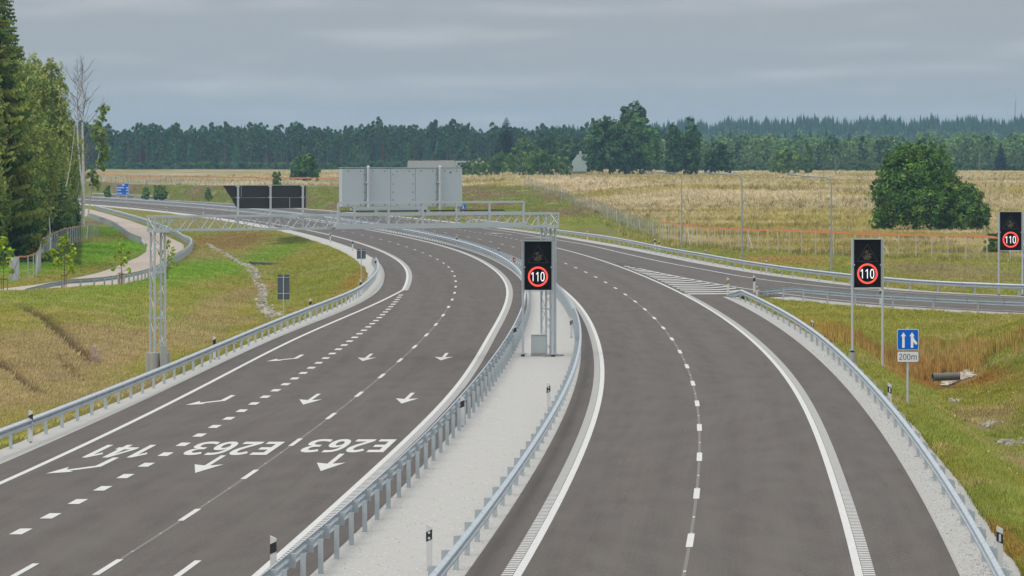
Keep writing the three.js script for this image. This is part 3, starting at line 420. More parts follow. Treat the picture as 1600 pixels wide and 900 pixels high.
{
  const t = thing('sign_gantry', 'galvanised lattice gantry with walkway spanning the left carriageway', 'gantry', [GL[0], 0, -GL[1]], gturn);
  const beam = sub('beam', t), r = 0.045;
  for (const y of [Y0 + r, Y0 + BH - r]) for (const z of [-BW / 2, BW / 2]) part('chord', box(glen, 0.09, 0.09, glen / 2, y, z), steel, beam);
  const n = 40, p = glen / n, dl = Math.hypot(p, BH - 0.09);
  const bg = new THREE.CylinderGeometry(0.024, 0.024, dl, 5); const up = Math.atan2(p, BH - 0.09);
  const rise = bg.clone().rotateZ(-up), fall = bg.clone().rotateZ(up);
  for (let i = 0; i < n; i++) for (const z of [-BW / 2, BW / 2]) part('brace', i % 2 ? rise : fall, steel, beam, [p * (i + 0.5), Y0 + BH / 2, z]);
  const fl = Math.hypot(p, BW), fg = new THREE.CylinderGeometry(0.016, 0.016, fl, 5).rotateX(Math.PI / 2);
  for (let i = 0; i < n; i += 1) part('floor_brace', fg.clone().rotateY((i % 2 ? 1 : -1) * Math.atan2(p, BW)), steel, beam, [p * (i + 0.5), Y0 + 0.05, 0]);
  for (const x of [0.05, 0.7, glen - 0.7, glen - 0.05]) for (const z of [-BW / 2, BW / 2]) part('end_post', box(0.07, BH - 0.18, 0.07, x, Y0 + BH / 2, z), steel, beam);
  for (const x of [0.03, glen - 0.03]) { part('end_brace', bar([x, Y0 + 0.08, -BW / 2], [x, Y0 + BH - 0.08, BW / 2], 0.018), steel, beam); part('end_brace', bar([x + 0.0, Y0 + 0.08, BW / 2], [x, Y0 + BH - 0.08, -BW / 2], 0.018), steel, beam); }
  for (const [u, left] of [[0.1, true], [glen - 0.6, false]]) {
    const c = sub('column', t), w = 0.48, hb = left ? 0.62 : 0.05;
    for (const x of [u, u + w]) for (const z of [-0.21, 0.21]) part('leg', box(0.072, Y0 - hb, 0.072, x, (Y0 + hb) / 2, z), steel, c);
    const m = 9, st = (Y0 - hb - 0.3) / m, L = Math.hypot(st, w), D = Math.hypot(st, 0.42);
    const b1 = new THREE.CylinderGeometry(0.015, 0.015, L, 5), b2 = new THREE.CylinderGeometry(0.015, 0.015, D, 5);
    for (let i = 0; i < m; i++) { const y = hb + 0.2 + st * (i + 0.5), s = i % 2 ? 1 : -1; for (const z of [-0.21, 0.21]) part('brace', b1.clone().rotateZ((z > 0 ? s : -s) * Math.atan2(w, st)), steel, c, [u + w / 2, y, z]); for (const x of [u, u + w]) part('brace', b2.clone().rotateX((x > u ? s : -s) * Math.atan2(0.42, st)), steel, c, [x, y, 0]); }
    part('head_plate', box(w + 0.16, 0.05, 0.8, u + w / 2, Y0 - 0.03, 0), steel, c);
    for (const y of [Y0 * 0.36, Y0 * 0.7]) for (const z of [-0.21, 0.21]) part('tie', box(w, 0.05, 0.05, u + w / 2, y, z), steel, c);
    if (left) { for (const x of [u - 0.02, u + w + 0.02]) for (const z of [-0.21, 0.21]) part('foundation', cyl(0.2, 1.4, x, -0.78, z, 16), concrete, c); part('base_plate', merge([box(0.3, 0.03, 0.3, u, 0.635, 0.21), box(0.3, 0.03, 0.3, u + w, 0.635, 0.21)]), steelDark, c); part('cover_plate', box(0.3, 1.0, 0.08, u + 0.3, 0.42, 0.46), mat(col(196, 198, 194), 0.7), c); }
    else part('base_plate', box(w + 0.5, 0.06, 1.1, u + w / 2, 0.02, 0), concrete, c);
  }
  // walkway in front of the beam
  const a = 8.45, b = 17.75, walk = sub('walkway', t), zw = 0.95;
  part('grating', box(b - a, 0.05, 0.62, (a + b) / 2, Y0 + 0.13, 0.68), steel, walk); part('toe_board', box(b - a + 0.3, 0.22, 0.03, (a + b) / 2, Y0 + 0.13, zw + 0.04), steel, walk);
  part('handrail', box(b - a, 0.09, 0.06, (a + b) / 2, Y0 + 1.16, zw), steel, walk); part('knee_rail', box(b - a, 0.05, 0.05, (a + b) / 2, Y0 + 0.7, zw), steel, walk);
  for (const x of [a, a + 0.8, a + 2.48, a + 4.17, a + 5.86, a + 7.55, b]) part('rail_post', box(0.075, 1.12, 0.075, x, Y0 + 0.58, zw), steel, walk);
  part('cable_tray', box(8.2, 0.05, 0.1, 13.2, Y0 + 0.78, -0.05), cable, t); part('cable', bar([9.5, Y0 + 0.98, 0.1], [9.75, Y0 + 0.76, 0.1], 0.014), cable, t);
  for (const x of [10.8, 13.0, 13.4, 14.9]) part('junction_box', box(0.16, 0.24, 0.14, x, Y0 + 0.72, 0), steelDark, t);
  part('cross_arm', box(3.8, 0.16, 0.12, 11.57, Y0 + 0.88, -0.2), steel, t);
}
const onGantry = (u, y, w) => [GL[0] + Math.cos(gturn) * u + Math.sin(gturn) * w, y, -GL[1] - Math.sin(gturn) * u + Math.cos(gturn) * w];
{ // the large grey cabinet, seen from behind
  const t = thing('sign_cabinet', 'big light grey sign cabinet seen from behind on the gantry', 'sign cabinet', onGantry(9.35, 0, -0.42), gturn - 0.02); t.scale.x = 1.115;
  const alu = mat(col(208, 220, 226), 0.55), seamM = mat(col(160, 172, 178), 0.7), w = [1.09, 1.06, 1.09, 1.05, 1.07], y0 = Y0 + 0.98, h = 1.65; let x = 0;
  w.forEach((v, i) => { part('panel', box(v - 0.018, h + i * 0.012, 0.3, x + v / 2, y0 + h / 2, -0.16), alu, t); x += v; });
  part('body', box(x - 0.06, h - 0.06, 0.22, x / 2, y0 + h / 2, -0.19), seamM, t); part('top_edge', box(x, 0.03, 0.34, x / 2, y0 + h + 0.055, -0.16), mat(col(196, 204, 208), 0.5), t);
  const bg = new THREE.SphereGeometry(0.022, 8, 6); let k = 0; x = 0;
  for (const v of w) { for (const fx of [0.25, 0.75]) for (const y of [y0 + 0.07, y0 + h - 0.1]) part('bolt', bg, dark, t, [x + v * fx, y, -0.005]); for (const y of [0.28, 0.62, 0.98, 1.4]) { if (k !== 0 && k !== 3) part('bolt', bg, dark, t, [x + 0.1, y0 + y, -0.005]); if (k !== 1 && k !== 4) part('bolt', bg, dark, t, [x + v - 0.1, y0 + y, -0.005]); } x += v; k++; }
  part('vent', new THREE.CylinderGeometry(0.035, 0.035, 0.03, 12).rotateX(Math.PI / 2), dark, t, [4.82, y0 + h - 0.16, 0.0]);
  for (const px of [1.09, 4.28]) { part('stiffener', box(0.17, h, 0.06, px, y0 + h / 2, 0.02), seamM, t); part('support_post', cyl(0.06, 1.98, px + 0.02, Y0 + 0.72, 0.1, 12), mat(col(214, 219, 221), 0.45), t); part('clamp', box(0.2, 0.07, 0.16, px + 0.02, y0 + 1.05, 0.08), steel, t); part('clamp', box(0.2, 0.07, 0.16, px + 0.02, y0 + 0.2, 0.08), steel, t); part('cap', new THREE.SphereGeometry(0.066, 10, 6), white, t, [px + 0.02, Y0 + 2.71, 0.1]); }
}
{ // the dark board with a slanted end, seen from behind
  const t = thing('direction_sign', 'dark grey direction board with slanted left end, seen from behind', 'road sign', onGantry(3.6, 0, -0.46), gturn); t.scale.x = 1.095;
  const y0 = Y0 + 0.93, h = 0.98, s = (p, m, nm, z, dp = 0.03) => { const q = new THREE.Shape(); p.forEach(([x, y], i) => (i ? q.lineTo(x, y) : q.moveTo(x, y))); part(nm, new THREE.ExtrudeGeometry(q, { depth: dp, bevelEnabled: false }).translate(0, y0, z), m, t); };
  s([[0.02, h], [3.62, h], [3.62, 0.47], [0.36, 0.47]], dark, 'panel', 0); s([[0.37, 0.455], [3.62, 0.455], [3.62, 0], [0.62, 0]], dark, 'panel', 0);
  part('top_edge', box(3.64, 0.03, 0.06, 1.81, y0 + h + 0.02, 0.02), mat(col(190, 196, 198), 0.5), t); part('side_edge', box(0.03, h, 0.06, 3.64, y0 + h / 2, 0.02), mat(col(150, 156, 158), 0.5), t);
  for (const x of [0.62, 2.04, 3.47]) { part('support_post', box(0.07, 1.8, 0.07, x, Y0 + 1.0, 0.1), steel, t); part('clamp', box(0.14, 0.06, 0.1, x, y0 + h - 0.03, 0.06), steel, t); part('clamp', box(0.14, 0.06, 0.1, x, y0 + 0.47, 0.06), steel, t); }
  part('joint', box(0.025, 0.45, 0.012, 2.92, y0 + 0.23, 0.035), steelDark, t); part('joint', box(0.02, 0.48, 0.012, 0.79, y0 + 0.73, 0.035), steelDark, t);
}

// ---------------------------------------------------------------- variable speed signs
const pmat = (c, rough, sp = 0.3) => new THREE.MeshPhysicalMaterial({ color: c, roughness: rough, specularIntensity: sp, side: THREE.DoubleSide }), face = pmat(col(22, 25, 32), 0.5), faceIn = pmat(col(14, 16, 22), 0.5), rim = mat(col(186, 194, 198), 0.5, { metalness: 0.2 });
const glow = (r, g, b, e) => new THREE.MeshStandardMaterial({ color: new THREE.Color(r * 0.4, g * 0.4, b * 0.4), emissive: new THREE.Color(r, g, b), emissiveIntensity: e, roughness: 0.6, side: THREE.DoubleSide });
const ledRed = glow(0.85, 0.075, 0.05, 0.62), ledWhite = glow(0.95, 0.95, 1, 0.52), ledOff = mat(col(150, 138, 106), 0.7), triOff = mat(col(46, 44, 44), 0.6);
function speedSign(label, [x, d], { w = 1.24, h = 2.18, y0, legs, k = 1, gantryBack = false, turn = 0 }) {
  const t = thing('speed_sign', label, 'speed sign', [x, 0, -d], turn, 'electronic speed limit signs');
  part('cabinet', box(w, h, 0.26, 0, y0 + h / 2, -0.13), face, t); part('screen', box(w - 0.1, h - 0.1, 0.012, 0, y0 + h / 2, 0.008), faceIn, t);
  const cy = y0 + 0.6 * k, R = 0.455 * k;
  part('led_ring', new THREE.TorusGeometry(R - 0.047 * k, 0.044 * k, 8, 48).scale(1, 1, 0.3), ledRed, t, [0, cy, 0.02]);
  const g = new THREE.ExtrudeGeometry(fontR.generateShapes('110', 1), { depth: 0.02, bevelEnabled: false }); g.computeBoundingBox(); const b = g.boundingBox; g.translate(-(b.min.x + b.max.x) / 2, -(b.min.y + b.max.y) / 2, 0).scale(0.6 * k / (b.max.x - b.min.x), 0.42 * k / (b.max.y - b.min.y), 1); part('led_digits', g, ledWhite, t, [-0.005, cy, 0.014]);
  const R0 = rng(5), dots = []; for (let i = 0; i < 90; i++) { const a = R0() * 6.283, q = Math.sqrt(R0()) * 0.22 * k; dots.push(new THREE.CircleGeometry(0.0135 * k, 6).translate(Math.cos(a) * q, Math.sin(a) * q * 0.95 - (Math.abs(Math.cos(a)) * 0.02), 0.001 * (i % 5))); }
  part('led_cluster', merge(dots), ledOff, t, [0, y0 + h - 0.68 * k, 0.018]);
  const tr = [[0, y0 + h - 0.2 * k], [0.45 * k, y0 + h - 0.96 * k], [-0.45 * k, y0 + h - 0.96 * k]]; part('warning_triangle', merge([0, 1, 2].map((i) => bar([...tr[i], 0.012], [...tr[(i + 1) % 3], 0.012], 0.018 * k, 4))), triOff, t);
  part('hood', box(w + 0.06, 0.04, 0.34, 0, y0 + h + 0.02, -0.09), rim, t);
  for (const s of [-1, 1]) {
    const [zb, fb] = legs[s < 0 ? 0 : 1], lx = s * (w / 2 + 0.06);
    part('frame_side', box(0.045, h, 0.2, s * (w / 2 + 0.012), y0 + h / 2, -0.04), rim, t);
    part('leg', cyl(0.055, y0 + h - zb, lx, zb, -0.04, 12), steel, t); part('base_plate', cyl(0.17, 0.05, lx, zb, -0.04, 4), steelDark, t); part('anchor', cyl(0.09, 0.16, lx, zb - 0.14, -0.04, 10), cable, t);
    part('foundation', cyl(0.15, fb, lx, zb - fb - 0.08, -0.04, 14), concrete, t);
    part('bracket', box(0.14, 0.07, 0.12, s * (w / 2 + 0.02), y0 + h * 0.47, 0), steel, t);
  }
  part('lower_bar', box(w + 0.1, 0.045, 0.06, 0, y0 - 0.04, -0.02), steel, t);
  if (gantryBack) part('upper_bar', box(w, 0.04, 0.06, 0, y0 + h + 0.16, -0.1), steel, t);
  return t;
}
speedSign('electronic speed sign with red ring on two poles in the central gravel strip', [1.165, 163.6], { y0: 2.97, legs: [[0.08, 0.3], [0.06, 0.3]], gantryBack: true });
speedSign('electronic speed sign with red ring on tall poles in grass beside blue lane sign', [15.63, 160.4], { w: 1.2, h: 2.1, y0: 3.2, legs: [[0.42, 1.0], [-0.3, 1.0]], turn: -0.1 });
speedSign('electronic speed sign with red ring at the right edge, before the wire fence', [32.6, 238.5], { w: 1.42, h: 2.5, y0: 2.9, legs: [[0.0, 0.5], [0.0, 0.5]], k: 1.15, turn: -0.05 });
{ const t = thing('control_cabinet', 'pale grey control cabinet on the gravel under the central speed sign', 'cabinet', [1.2, 0, -164.2]); const m = mat(col(206, 214, 214), 0.6); part('body', box(0.68, 0.86, 0.4, 0, 0.5, 0), m, t); part('plinth', box(0.7, 0.16, 0.42, 0, 0.03, 0), mat(col(170, 174, 172), 0.8), t); part('door', box(0.6, 0.74, 0.015, 0, 0.51, 0.208), m, t); part('roof', box(0.74, 0.03, 0.48, 0, 0.945, 0), mat(col(222, 228, 228), 0.5), t); }

// ---------------------------------------------------------------- other road signs
const blue = pmat(col(0, 106, 214, 1.25), 0.45, 0.4), backGrey = mat(col(90, 102, 110), 0.6);
const rounded = (w, h, r) => { const s = new THREE.Shape(); s.moveTo(-w / 2 + r, -h / 2); s.lineTo(w / 2 - r, -h / 2); s.quadraticCurveTo(w / 2, -h / 2, w / 2, -h / 2 + r); s.lineTo(w / 2, h / 2 - r); s.quadraticCurveTo(w / 2, h / 2, w / 2 - r, h / 2); s.lineTo(-w / 2 + r, h / 2); s.quadraticCurveTo(-w / 2, h / 2, -w / 2, h / 2 - r); s.lineTo(-w / 2, -h / 2 + r); s.quadraticCurveTo(-w / 2, -h / 2, -w / 2 + r, -h / 2); return s; };
const plate = (w, h, r, dp) => new THREE.ExtrudeGeometry(rounded(w, h, r), { depth: dp, bevelEnabled: false });
{
  const d = 133.5, x = (1418.5 - 800) / F * d, k = d / F, y = (py) => H - (py - HZ) * k;
  const t = thing('lane_sign', 'blue lane sign with two arrows above a 200m plate, beside right guardrail', 'road sign', [x, 0, -d]);
  part('pole', cyl(0.04, y(514) + 0.75, 0, -0.7, -0.05, 12), steel, t);
  part('board', plate(34 * k, 33 * k, 0.07, 0.02), white, t, [0, y(530.5), 0]); part('panel', plate(31.6 * k, 30.6 * k, 0.055, 0.006), blue, t, [0, y(530.5), 0.021]);
  const s1 = flat([[-0.045, -0.3], [0.045, -0.3], [0.045, 0.12], [0.095, 0.12], [0, 0.27], [-0.095, 0.12], [-0.045, 0.12]]), s2 = flat([[-0.045, -0.3], [0.045, -0.3], [0.045, -0.09], [0.15, -0.2], [0.2, -0.13], [0.1, 0.0], [0.045, 0.1], [0.045, 0.12], [0.095, 0.12], [0, 0.27], [-0.095, 0.12], [-0.045, 0.12]]);
  const ap = mat(col(255, 255, 255, 1.2), 0.5); part('arrow', s1, ap, t, [-0.165, y(530.5), 0.031]); part('arrow', s2, ap, t, [0.15, y(530.5), 0.031]);
  const p = part('distance_plate', plate(34 * k, 17 * k, 0.06, 0.02), black, t, [0, y(557.5), 0]); part('plate_face', plate(33 * k, 16 * k, 0.05, 0.006), mat(col(240, 240, 242, 1.15), 0.6), p, [0, 0, 0.021]);
  const g = new THREE.ShapeGeometry(fontR.generateShapes('200m', 1)); g.computeBoundingBox(); const b = g.boundingBox; g.translate(-(b.min.x + b.max.x) / 2, -(b.min.y + b.max.y) / 2, 0).scale(0.64 / (b.max.x - b.min.x), 0.22 / (b.max.y - b.min.y), 1); part('lettering', g, black, p, [0, 0, 0.031]);
}
function backSign(label, px, pyTop, pyBot, d, w, h1, h2) {
  const x = (px - 800) / F * d, top = H - (pyTop - HZ) * d / F, g0 = ground(x, d), t = thing('chevron_sign', label, 'road sign', [x, 0, -d]);
  part('pole', cyl(0.03, top - g0 + 0.3, 0, g0 - 0.3, 0.05, 10), steel, t);
  for (const s of [-1, 1]) { part('board', box(w / 2 - 0.02, h1, 0.025, s * w / 4, top - h1 / 2, 0), backGrey, t); if (h2) part('board', box(w / 2 - 0.02, h2, 0.025, s * w / 4, top - h1 - 0.04 - h2 / 2, 0), backGrey, t); }
  part('clamp', box(w, 0.03, 0.03, 0, top - h1 * 0.15, 0.03), steel, t); part('clamp', box(w, 0.03, 0.03, 0, top - h1 - 0.02, 0.03), steel, t);
}
backSign('taller dark sign seen from behind, four plates on one pole in the grass', 443, 429, 490, 209, 0.7, 1.06, 0.33);
backSign('smaller dark sign seen from behind, two plates on a slim pole', 564.5, 389, 455, 247, 0.62, 0.66, 0);
{ // far blue signs
  const d = 852, x = (191.5 - 800) / F * d, k = d / F, t = thing('direction_sign', 'distant blue direction board beside the road below the cutting', 'road sign', [x, 0, -d]), yc = H - (295.5 - HZ) * k;
  for (const s of [-1, 1]) part('pole', cyl(0.09, yc + 1, s * 1.0, -0.5, -0.1, 8), steel, t);
  part('board', plate(20 * k, 18 * k, 0.15, 0.06), white, t, [0, yc, 0]); part('panel', plate(19 * k, 17.2 * k, 0.12, 0.02), blue, t, [0, yc, 0.061]);
  part('route_badge', box(1.0, 0.42, 0.02, -0.85, yc + 0.98, 0.09), mat(col(214, 120, 130), 0.5), t); part('lettering', box(0.7, 0.34, 0.02, 0.15, yc + 0.98, 0.09), white, t);
  [[-0.5, 0.34, 1.7], [-0.85, -0.25, 1.0], [-0.75, -0.98, 1.2]].forEach(([a, b, c]) => part('lettering', box(c, 0.26, 0.02, a, yc + b, 0.09), white, t)); for (const b of [0.34, -0.25, -0.98]) part('lettering', box(0.5, 0.26, 0.02, 1.1, yc + b, 0.09), white, t);
}
{ const d = 540, x = (724 - 800) / F * d, k = d / F, yc = H - (323.5 - HZ) * k, t = thing('lay_by_sign', 'small blue square sign with white figure, right of the grey cabinet', 'road sign', [x, 0, -d]); part('pole', cyl(0.05, yc + 0.6, 0, -0.3, -0.05, 8), steel, t); part('board', plate(8 * k, 8 * k, 0.06, 0.03), blue, t, [0, yc, 0]); part('figure', merge([new THREE.CircleGeometry(0.08, 10).translate(-0.02, 0.22, 0), flat([[-0.1, 0.12], [0.06, 0.12], [0.16, -0.28], [0.06, -0.28], [0, -0.08], [-0.1, -0.28], [-0.19, -0.28], [-0.08, -0.02]])]), white, t, [0, yc, 0.04]); }
{ const st = mat(col(206, 176, 170), 0.85); for (const [px, py, h, l] of [[146.5, 548, 0.86, 'taller of two weathered pinkish stakes standing in the left bank'], [154.5, 550, 0.72, 'shorter of two weathered pinkish stakes standing in the left bank']]) { const [x, d] = at(px, py, 0), t = thing('marker_stake', l, 'stake', [x, ground(x, d) - 0.05, -d]); part('shaft', box(0.12, h, 0.07, 0, h / 2, 0), st, t); part('tip', new THREE.ConeGeometry(0.07, 0.08, 4).translate(0, h + 0.04, 0), st, t); part('stain', box(0.125, h * 0.3, 0.075, 0, h * 0.3, 0), mat(col(170, 150, 146), 0.9), t); } }

// ---------------------------------------------------------------- lamp posts
{
  const lampM = mat(col(176, 186, 190), 0.5, { metalness: 0.2 }), lens = mat(col(226, 230, 230), 0.3);
  const make = (label) => { const t = thing('lamp_post', label, 'lamp post', [0, 0, 0], 0, 'lamp posts behind the slip road guardrail'); part('pole', new THREE.CylinderGeometry(0.05, 0.085, 7.0, 12).translate(0, 3.3, 0), lampM, t); const c = new THREE.CatmullRomCurve3([[0, 6.78, 0], [0, 7.1, 0], [-0.14, 7.42, 0], [-0.5, 7.58, 0], [-1.4, 7.64, 0], [-2.75, 7.74, 0]].map((v) => new THREE.Vector3(...v))); part('arm', new THREE.TubeGeometry(c, 40, 0.045, 8), lampM, t); const l = part('lamp_head', new THREE.BoxGeometry(0.75, 0.1, 0.3), lampM, t, [-3.0, 7.77, 0]); l.rotation.z = -0.07; const q = part('lens', box(0.4, 0.03, 0.24, -0.1, -0.065, 0), lens, l); part('door', box(0.08, 0.4, 0.02, 0, 0.9, 0.1), lampM, t); return t; };
  const a = make('curved lamp post furthest along the slip road, just right of the gantry'), b = copyOf(a, 'curved lamp post in the middle of three beside the slip road'), c = copyOf(a, 'curved lamp post nearest the right speed sign, in front of the big bush');
  [[a, 1065, 390], [b, 1159.5, 407], [c, 1299, 432]].forEach(([o, px, py]) => { const [x, d] = at(px, py); o.position.set(x, -0.1, -d); });
}

// ---------------------------------------------------------------- wire fences
const wood = mat(col(222, 216, 200), 0.85), wirem = mat(col(186, 188, 180), 0.6, { metalness: 0.2 }), tape = mat(col(228, 146, 96, 1.15), 0.9), tapeDull = mat(col(206, 138, 104), 0.8), panelM = mat(col(196, 204, 206), 0.6);
function fence(label, pts, { h = 2.1, pitch = 2.4, tapeM = tape, tapeW = 0.14, strutEvery = 9, strand = 9, y = (x, d) => ground(x, d), r = 0.045, m = wood, wr = 0.006 } = {}) {
  const t = thing('wire_fence', label, 'fence'), c = curve(pts), n = Math.round(c.getLength() / pitch), P = c.getSpacedPoints(n).map((p) => [p.x, y(p.x, p.z), p.z]), pg = cyl(r, h + 0.4, 0, -0.35, 0, 7), R0 = rng(91);
  P.forEach(([x, z, d], i) => { const o = part('post', pg, m, t, [x, z, -d]); o.rotation.set((R0() - 0.5) * 0.03, 0, (R0() - 0.5) * 0.03); if (i % strutEvery === 4 && P[i + 1]) for (const s of [-1, 1]) { const q = P[clamp(i + s, 0, n)]; part('strut', bar([x, z + h * 0.85, -d], [mix(x, q[0], 0.62), z - 0.1, -mix(d, q[2], 0.62)], r * 0.9), m, t); } });
  const wires = []; for (let i = 0; i < n; i++) for (let k = 0; k < strand; k++) { const v = 0.12 + (h - 0.2) * k / (strand - 1); wires.push(bar([P[i][0], P[i][1] + v, -P[i][2]], [P[i + 1][0], P[i + 1][1] + v, -P[i + 1][2]], wr, 3)); }
  const w = part('wire_mesh', merge(wires), wirem, t); w.userData.kind = 'stuff';
  if (tapeM) { const pos = [], idx = []; const T = []; P.forEach((p, i) => { if (i) for (let k = 1; k < 4; k++) T.push(p.map((v, c0) => mix(P[i - 1][c0], v, k / 4))); T.push(p); }); T.forEach(([x, z, d], i) => { const w1 = tapeW * (0.45 + 0.8 * R0()), dy = (R0() - 0.5) * 0.07 - (i % 4 ? 0.03 : 0); pos.push(x, z + h - 0.02 + dy, -d + 0.05, x, z + h - 0.02 + dy + w1, -d + 0.05); if (i) { const a = (i - 1) * 2; idx.push(a, a + 2, a + 1, a + 1, a + 2, a + 3); } }); const g = new THREE.BufferGeometry(); g.setAttribute('position', new THREE.Float32BufferAttribute(pos, 3)); g.setIndex(idx); g.computeVertexNormals(); part('warning_tape', g, tapeM, t); }
  return t;
}
fence('long wire fence with orange tape between the slip road and the hay field', [[55, 306], [40.8, 317], [34, 328], [28.5, 333], [23, 346.5], [18.7, 363.5], [15.9, 392]], { pitch: 2.5, tapeM: tape, tapeW: 0.2 });
fence('distant wire fence of grey posts along the hay field, beyond the lamp posts', [[15.9, 394.5], [14.5, 460], [11.3, 576], [2.4, 697]], { pitch: 3.0, tapeM: null, h: 2.0, r: 0.045, strand: 6, m: mat(col(176, 176, 166), 0.8) });
fence('far wire fence with orange tape along the top of the green cutting', [[-26, 770], [-37, 780], [-52, 800], [-68.5, 830], [-86, 875], [-106, 930], [-124, 975]], { pitch: 2.6, tapeM: tape, tapeW: 0.28, h: 1.9, r: 0.07, wr: 0.012 });
fence('wire fence with orange top tape climbing beside the left wood', [[-35.8, 262.5], [-35.2, 266], [-36.4, 281], [-39.7, 308], [-41.9, 333], [-43.4, 356], [-45.4, 400]], { pitch: 3.1, tapeM: tapeDull, tapeW: 0.13, h: 1.72, r: 0.04, m: mat(col(186, 192, 194), 0.6) });
{ const t = thing('gate_panel', 'narrow pale sheet panel at the near end of the left wire fence', 'fence panel', [-35.75, ground(-35.75, 262), -262]); part('sheet', box(0.62, 1.72, 0.03, 0, 0.88, 0), panelM, t); for (const s of [-1, 1]) part('frame', box(0.06, 1.9, 0.06, s * 0.34, 0.85, 0), wirem, t); part('brace', bar([-0.3, 0.1, 0.03], [0.3, 1.65, 0.03], 0.025), wirem, t); part('brace', bar([0.3, 0.1, 0.03], [-0.3, 1.65, 0.03], 0.025), wirem, t); }

// ---------------------------------------------------------------- drains and stones
const stoneM = mat(new THREE.Color(1, 1, 1), 0.95);
{ const rb = mat(col(40, 46, 52), 0.5), [x, d] = at(391, 408, -0.35), e = [x + 3.1, d + 1.4], y0 = ground(x, d) + 0.14, y1 = ground(...e) - 0.16, t = thing('culvert_pipe', 'black culvert pipe sticking out of the grass bank into the ditch', 'pipe', [x, y0, -d]), B = [3.1, y1 - y0, -1.4]; const tube = (r) => { const g = new THREE.TubeGeometry(new THREE.LineCurve3(new THREE.Vector3(0, 0, 0), new THREE.Vector3(...B)), 12, r, 20); return plain(g); }; part('tube', tube(0.25), rb, t); part('bore', tube(0.21), mat(col(18, 20, 22), 0.8), t); part('end_ring', new THREE.TorusGeometry(0.23, 0.025, 8, 24).rotateY(Math.PI / 2 + 0.42), rb, t); }
{ const rb = mat(col(116, 116, 110), 0.7), d = 165.5, x = 19.1, t = thing('culvert_pipe', 'grey ribbed culvert pipe ending below the stone apron in the right ditch', 'pipe', [x, -1.05, -d], 0.25); const pr = []; for (let i = 0; i <= 36; i++) pr.push(new THREE.Vector2(0.175 + 0.018 * Math.sin(i * 1.05 * 2), i * 0.035)); part('tube', new THREE.LatheGeometry(pr, 24).rotateZ(-Math.PI / 2 + 0.02), rb, t); part('bore', new THREE.CylinderGeometry(0.14, 0.14, 1.1, 18, 1, true).rotateZ(Math.PI / 2).translate(0.6, 0.01, 0), mat(col(30, 30, 30), 0.9), t); part('end_ring', new THREE.TorusGeometry(0.165, 0.03, 8, 24).rotateY(Math.PI / 2), rb, t); }
function stoneGeo(seed) { const g = new THREE.IcosahedronGeometry(0.5, 1), p = g.attributes.position, R0 = rng(seed), a = R0() * 50; for (let i = 0; i < p.count; i++) { const k = 0.85 + 0.35 * n3(p.getX(i) * 1.6 + a, p.getY(i) * 1.6, p.getZ(i) * 1.6 - a); p.setXYZ(i, p.getX(i) * k, p.getY(i) * k, p.getZ(i) * k); } g.computeVertexNormals(); return g; }
const stones = [1, 2, 3, 4].map(stoneGeo), stoneCols = [col(206, 196, 176), col(186, 174, 154), col(214, 206, 190), col(168, 158, 142)].map((c) => mat(c, 0.95));
{ const t = thing('stone_apron', 'patch of pale flat stones laid on the bank above the ribbed culvert', 'stone apron'), R0 = rng(77); for (let i = 0; i < 12; i++) for (let j = 0; j < 6; j++) { const x = 19.75 + i * 0.14 + (j % 2) * 0.07 + R0() * 0.05 + j * 0.04, d = 166.6 + j * 0.75 + i * 0.2 + R0() * 0.2, o = part('stone', stones[(i * 3 + j) % 4], stoneCols[Math.floor(R0() * 4)], t, [x, ground(x, d) + 0.06, -d]); o.scale.set(0.17 + R0() * 0.07, 0.13, 0.7 + R0() * 0.25); o.rotation.set(0, R0() * 0.6, -0.2); } }
function scatterStones(name, label, list, seed, size) { const R0 = rng(seed), m = new THREE.InstancedMesh(stones[1], stoneM, list.length), o = new THREE.Object3D(), c = new THREE.Color(); list.forEach(([x, d], i) => { o.position.set(x, ground(x, d) + 0.02, -d); const s = size * (0.5 + R0()); o.scale.set(s, s * 0.6, s); o.rotation.set(R0(), R0() * 6, R0()); o.updateMatrix(); m.setMatrixAt(i, o.matrix); c.copy([col(188, 180, 166), col(168, 160, 148), col(142, 136, 124)][Math.floor(R0() * 3)]); m.setColorAt(i, c); }); m.name = numbered(name); m.castShadow = m.receiveShadow = true; scene.add(m); tag(m, label, 'stones', null, 'stuff'); }
{ const R0 = rng(31), l = [], c = curve([at(322, 377), at(345, 388), at(372, 397), at(395, 410), at(404, 428), at(412, 446), at(410, 462), at(428, 480)].map(([x, d]) => [x, d])); for (let i = 0; i < 620; i++) { const p = c.getPoint(R0()); l.push([p.x + (R0() + R0() - 1) * 0.5 * (0.5 + R0()), p.z + (R0() - 0.5) * 2.4]); } scatterStones('ditch_stones', 'line of pale stones lining the ditch on the left grass', l, 32, 0.36); }
{ const R0 = rng(41), l = []; for (const [px, py, n, w] of [[1494, 622, 26, 0.4], [1550, 660, 60, 0.45], [1584, 690, 110, 0.6], [1482, 606, 20, 0.3], [1600, 712, 40, 0.5]]) { const [x, d] = at(px, py, -1.4); for (let i = 0; i < n; i++) l.push([x + (R0() + R0() - 1) * w, d + (R0() + R0() - 1) * w * 3]); } scatterStones('ditch_stones', 'loose grey stones lying in the right ditch below the culvert', l, 42, 0.2); }

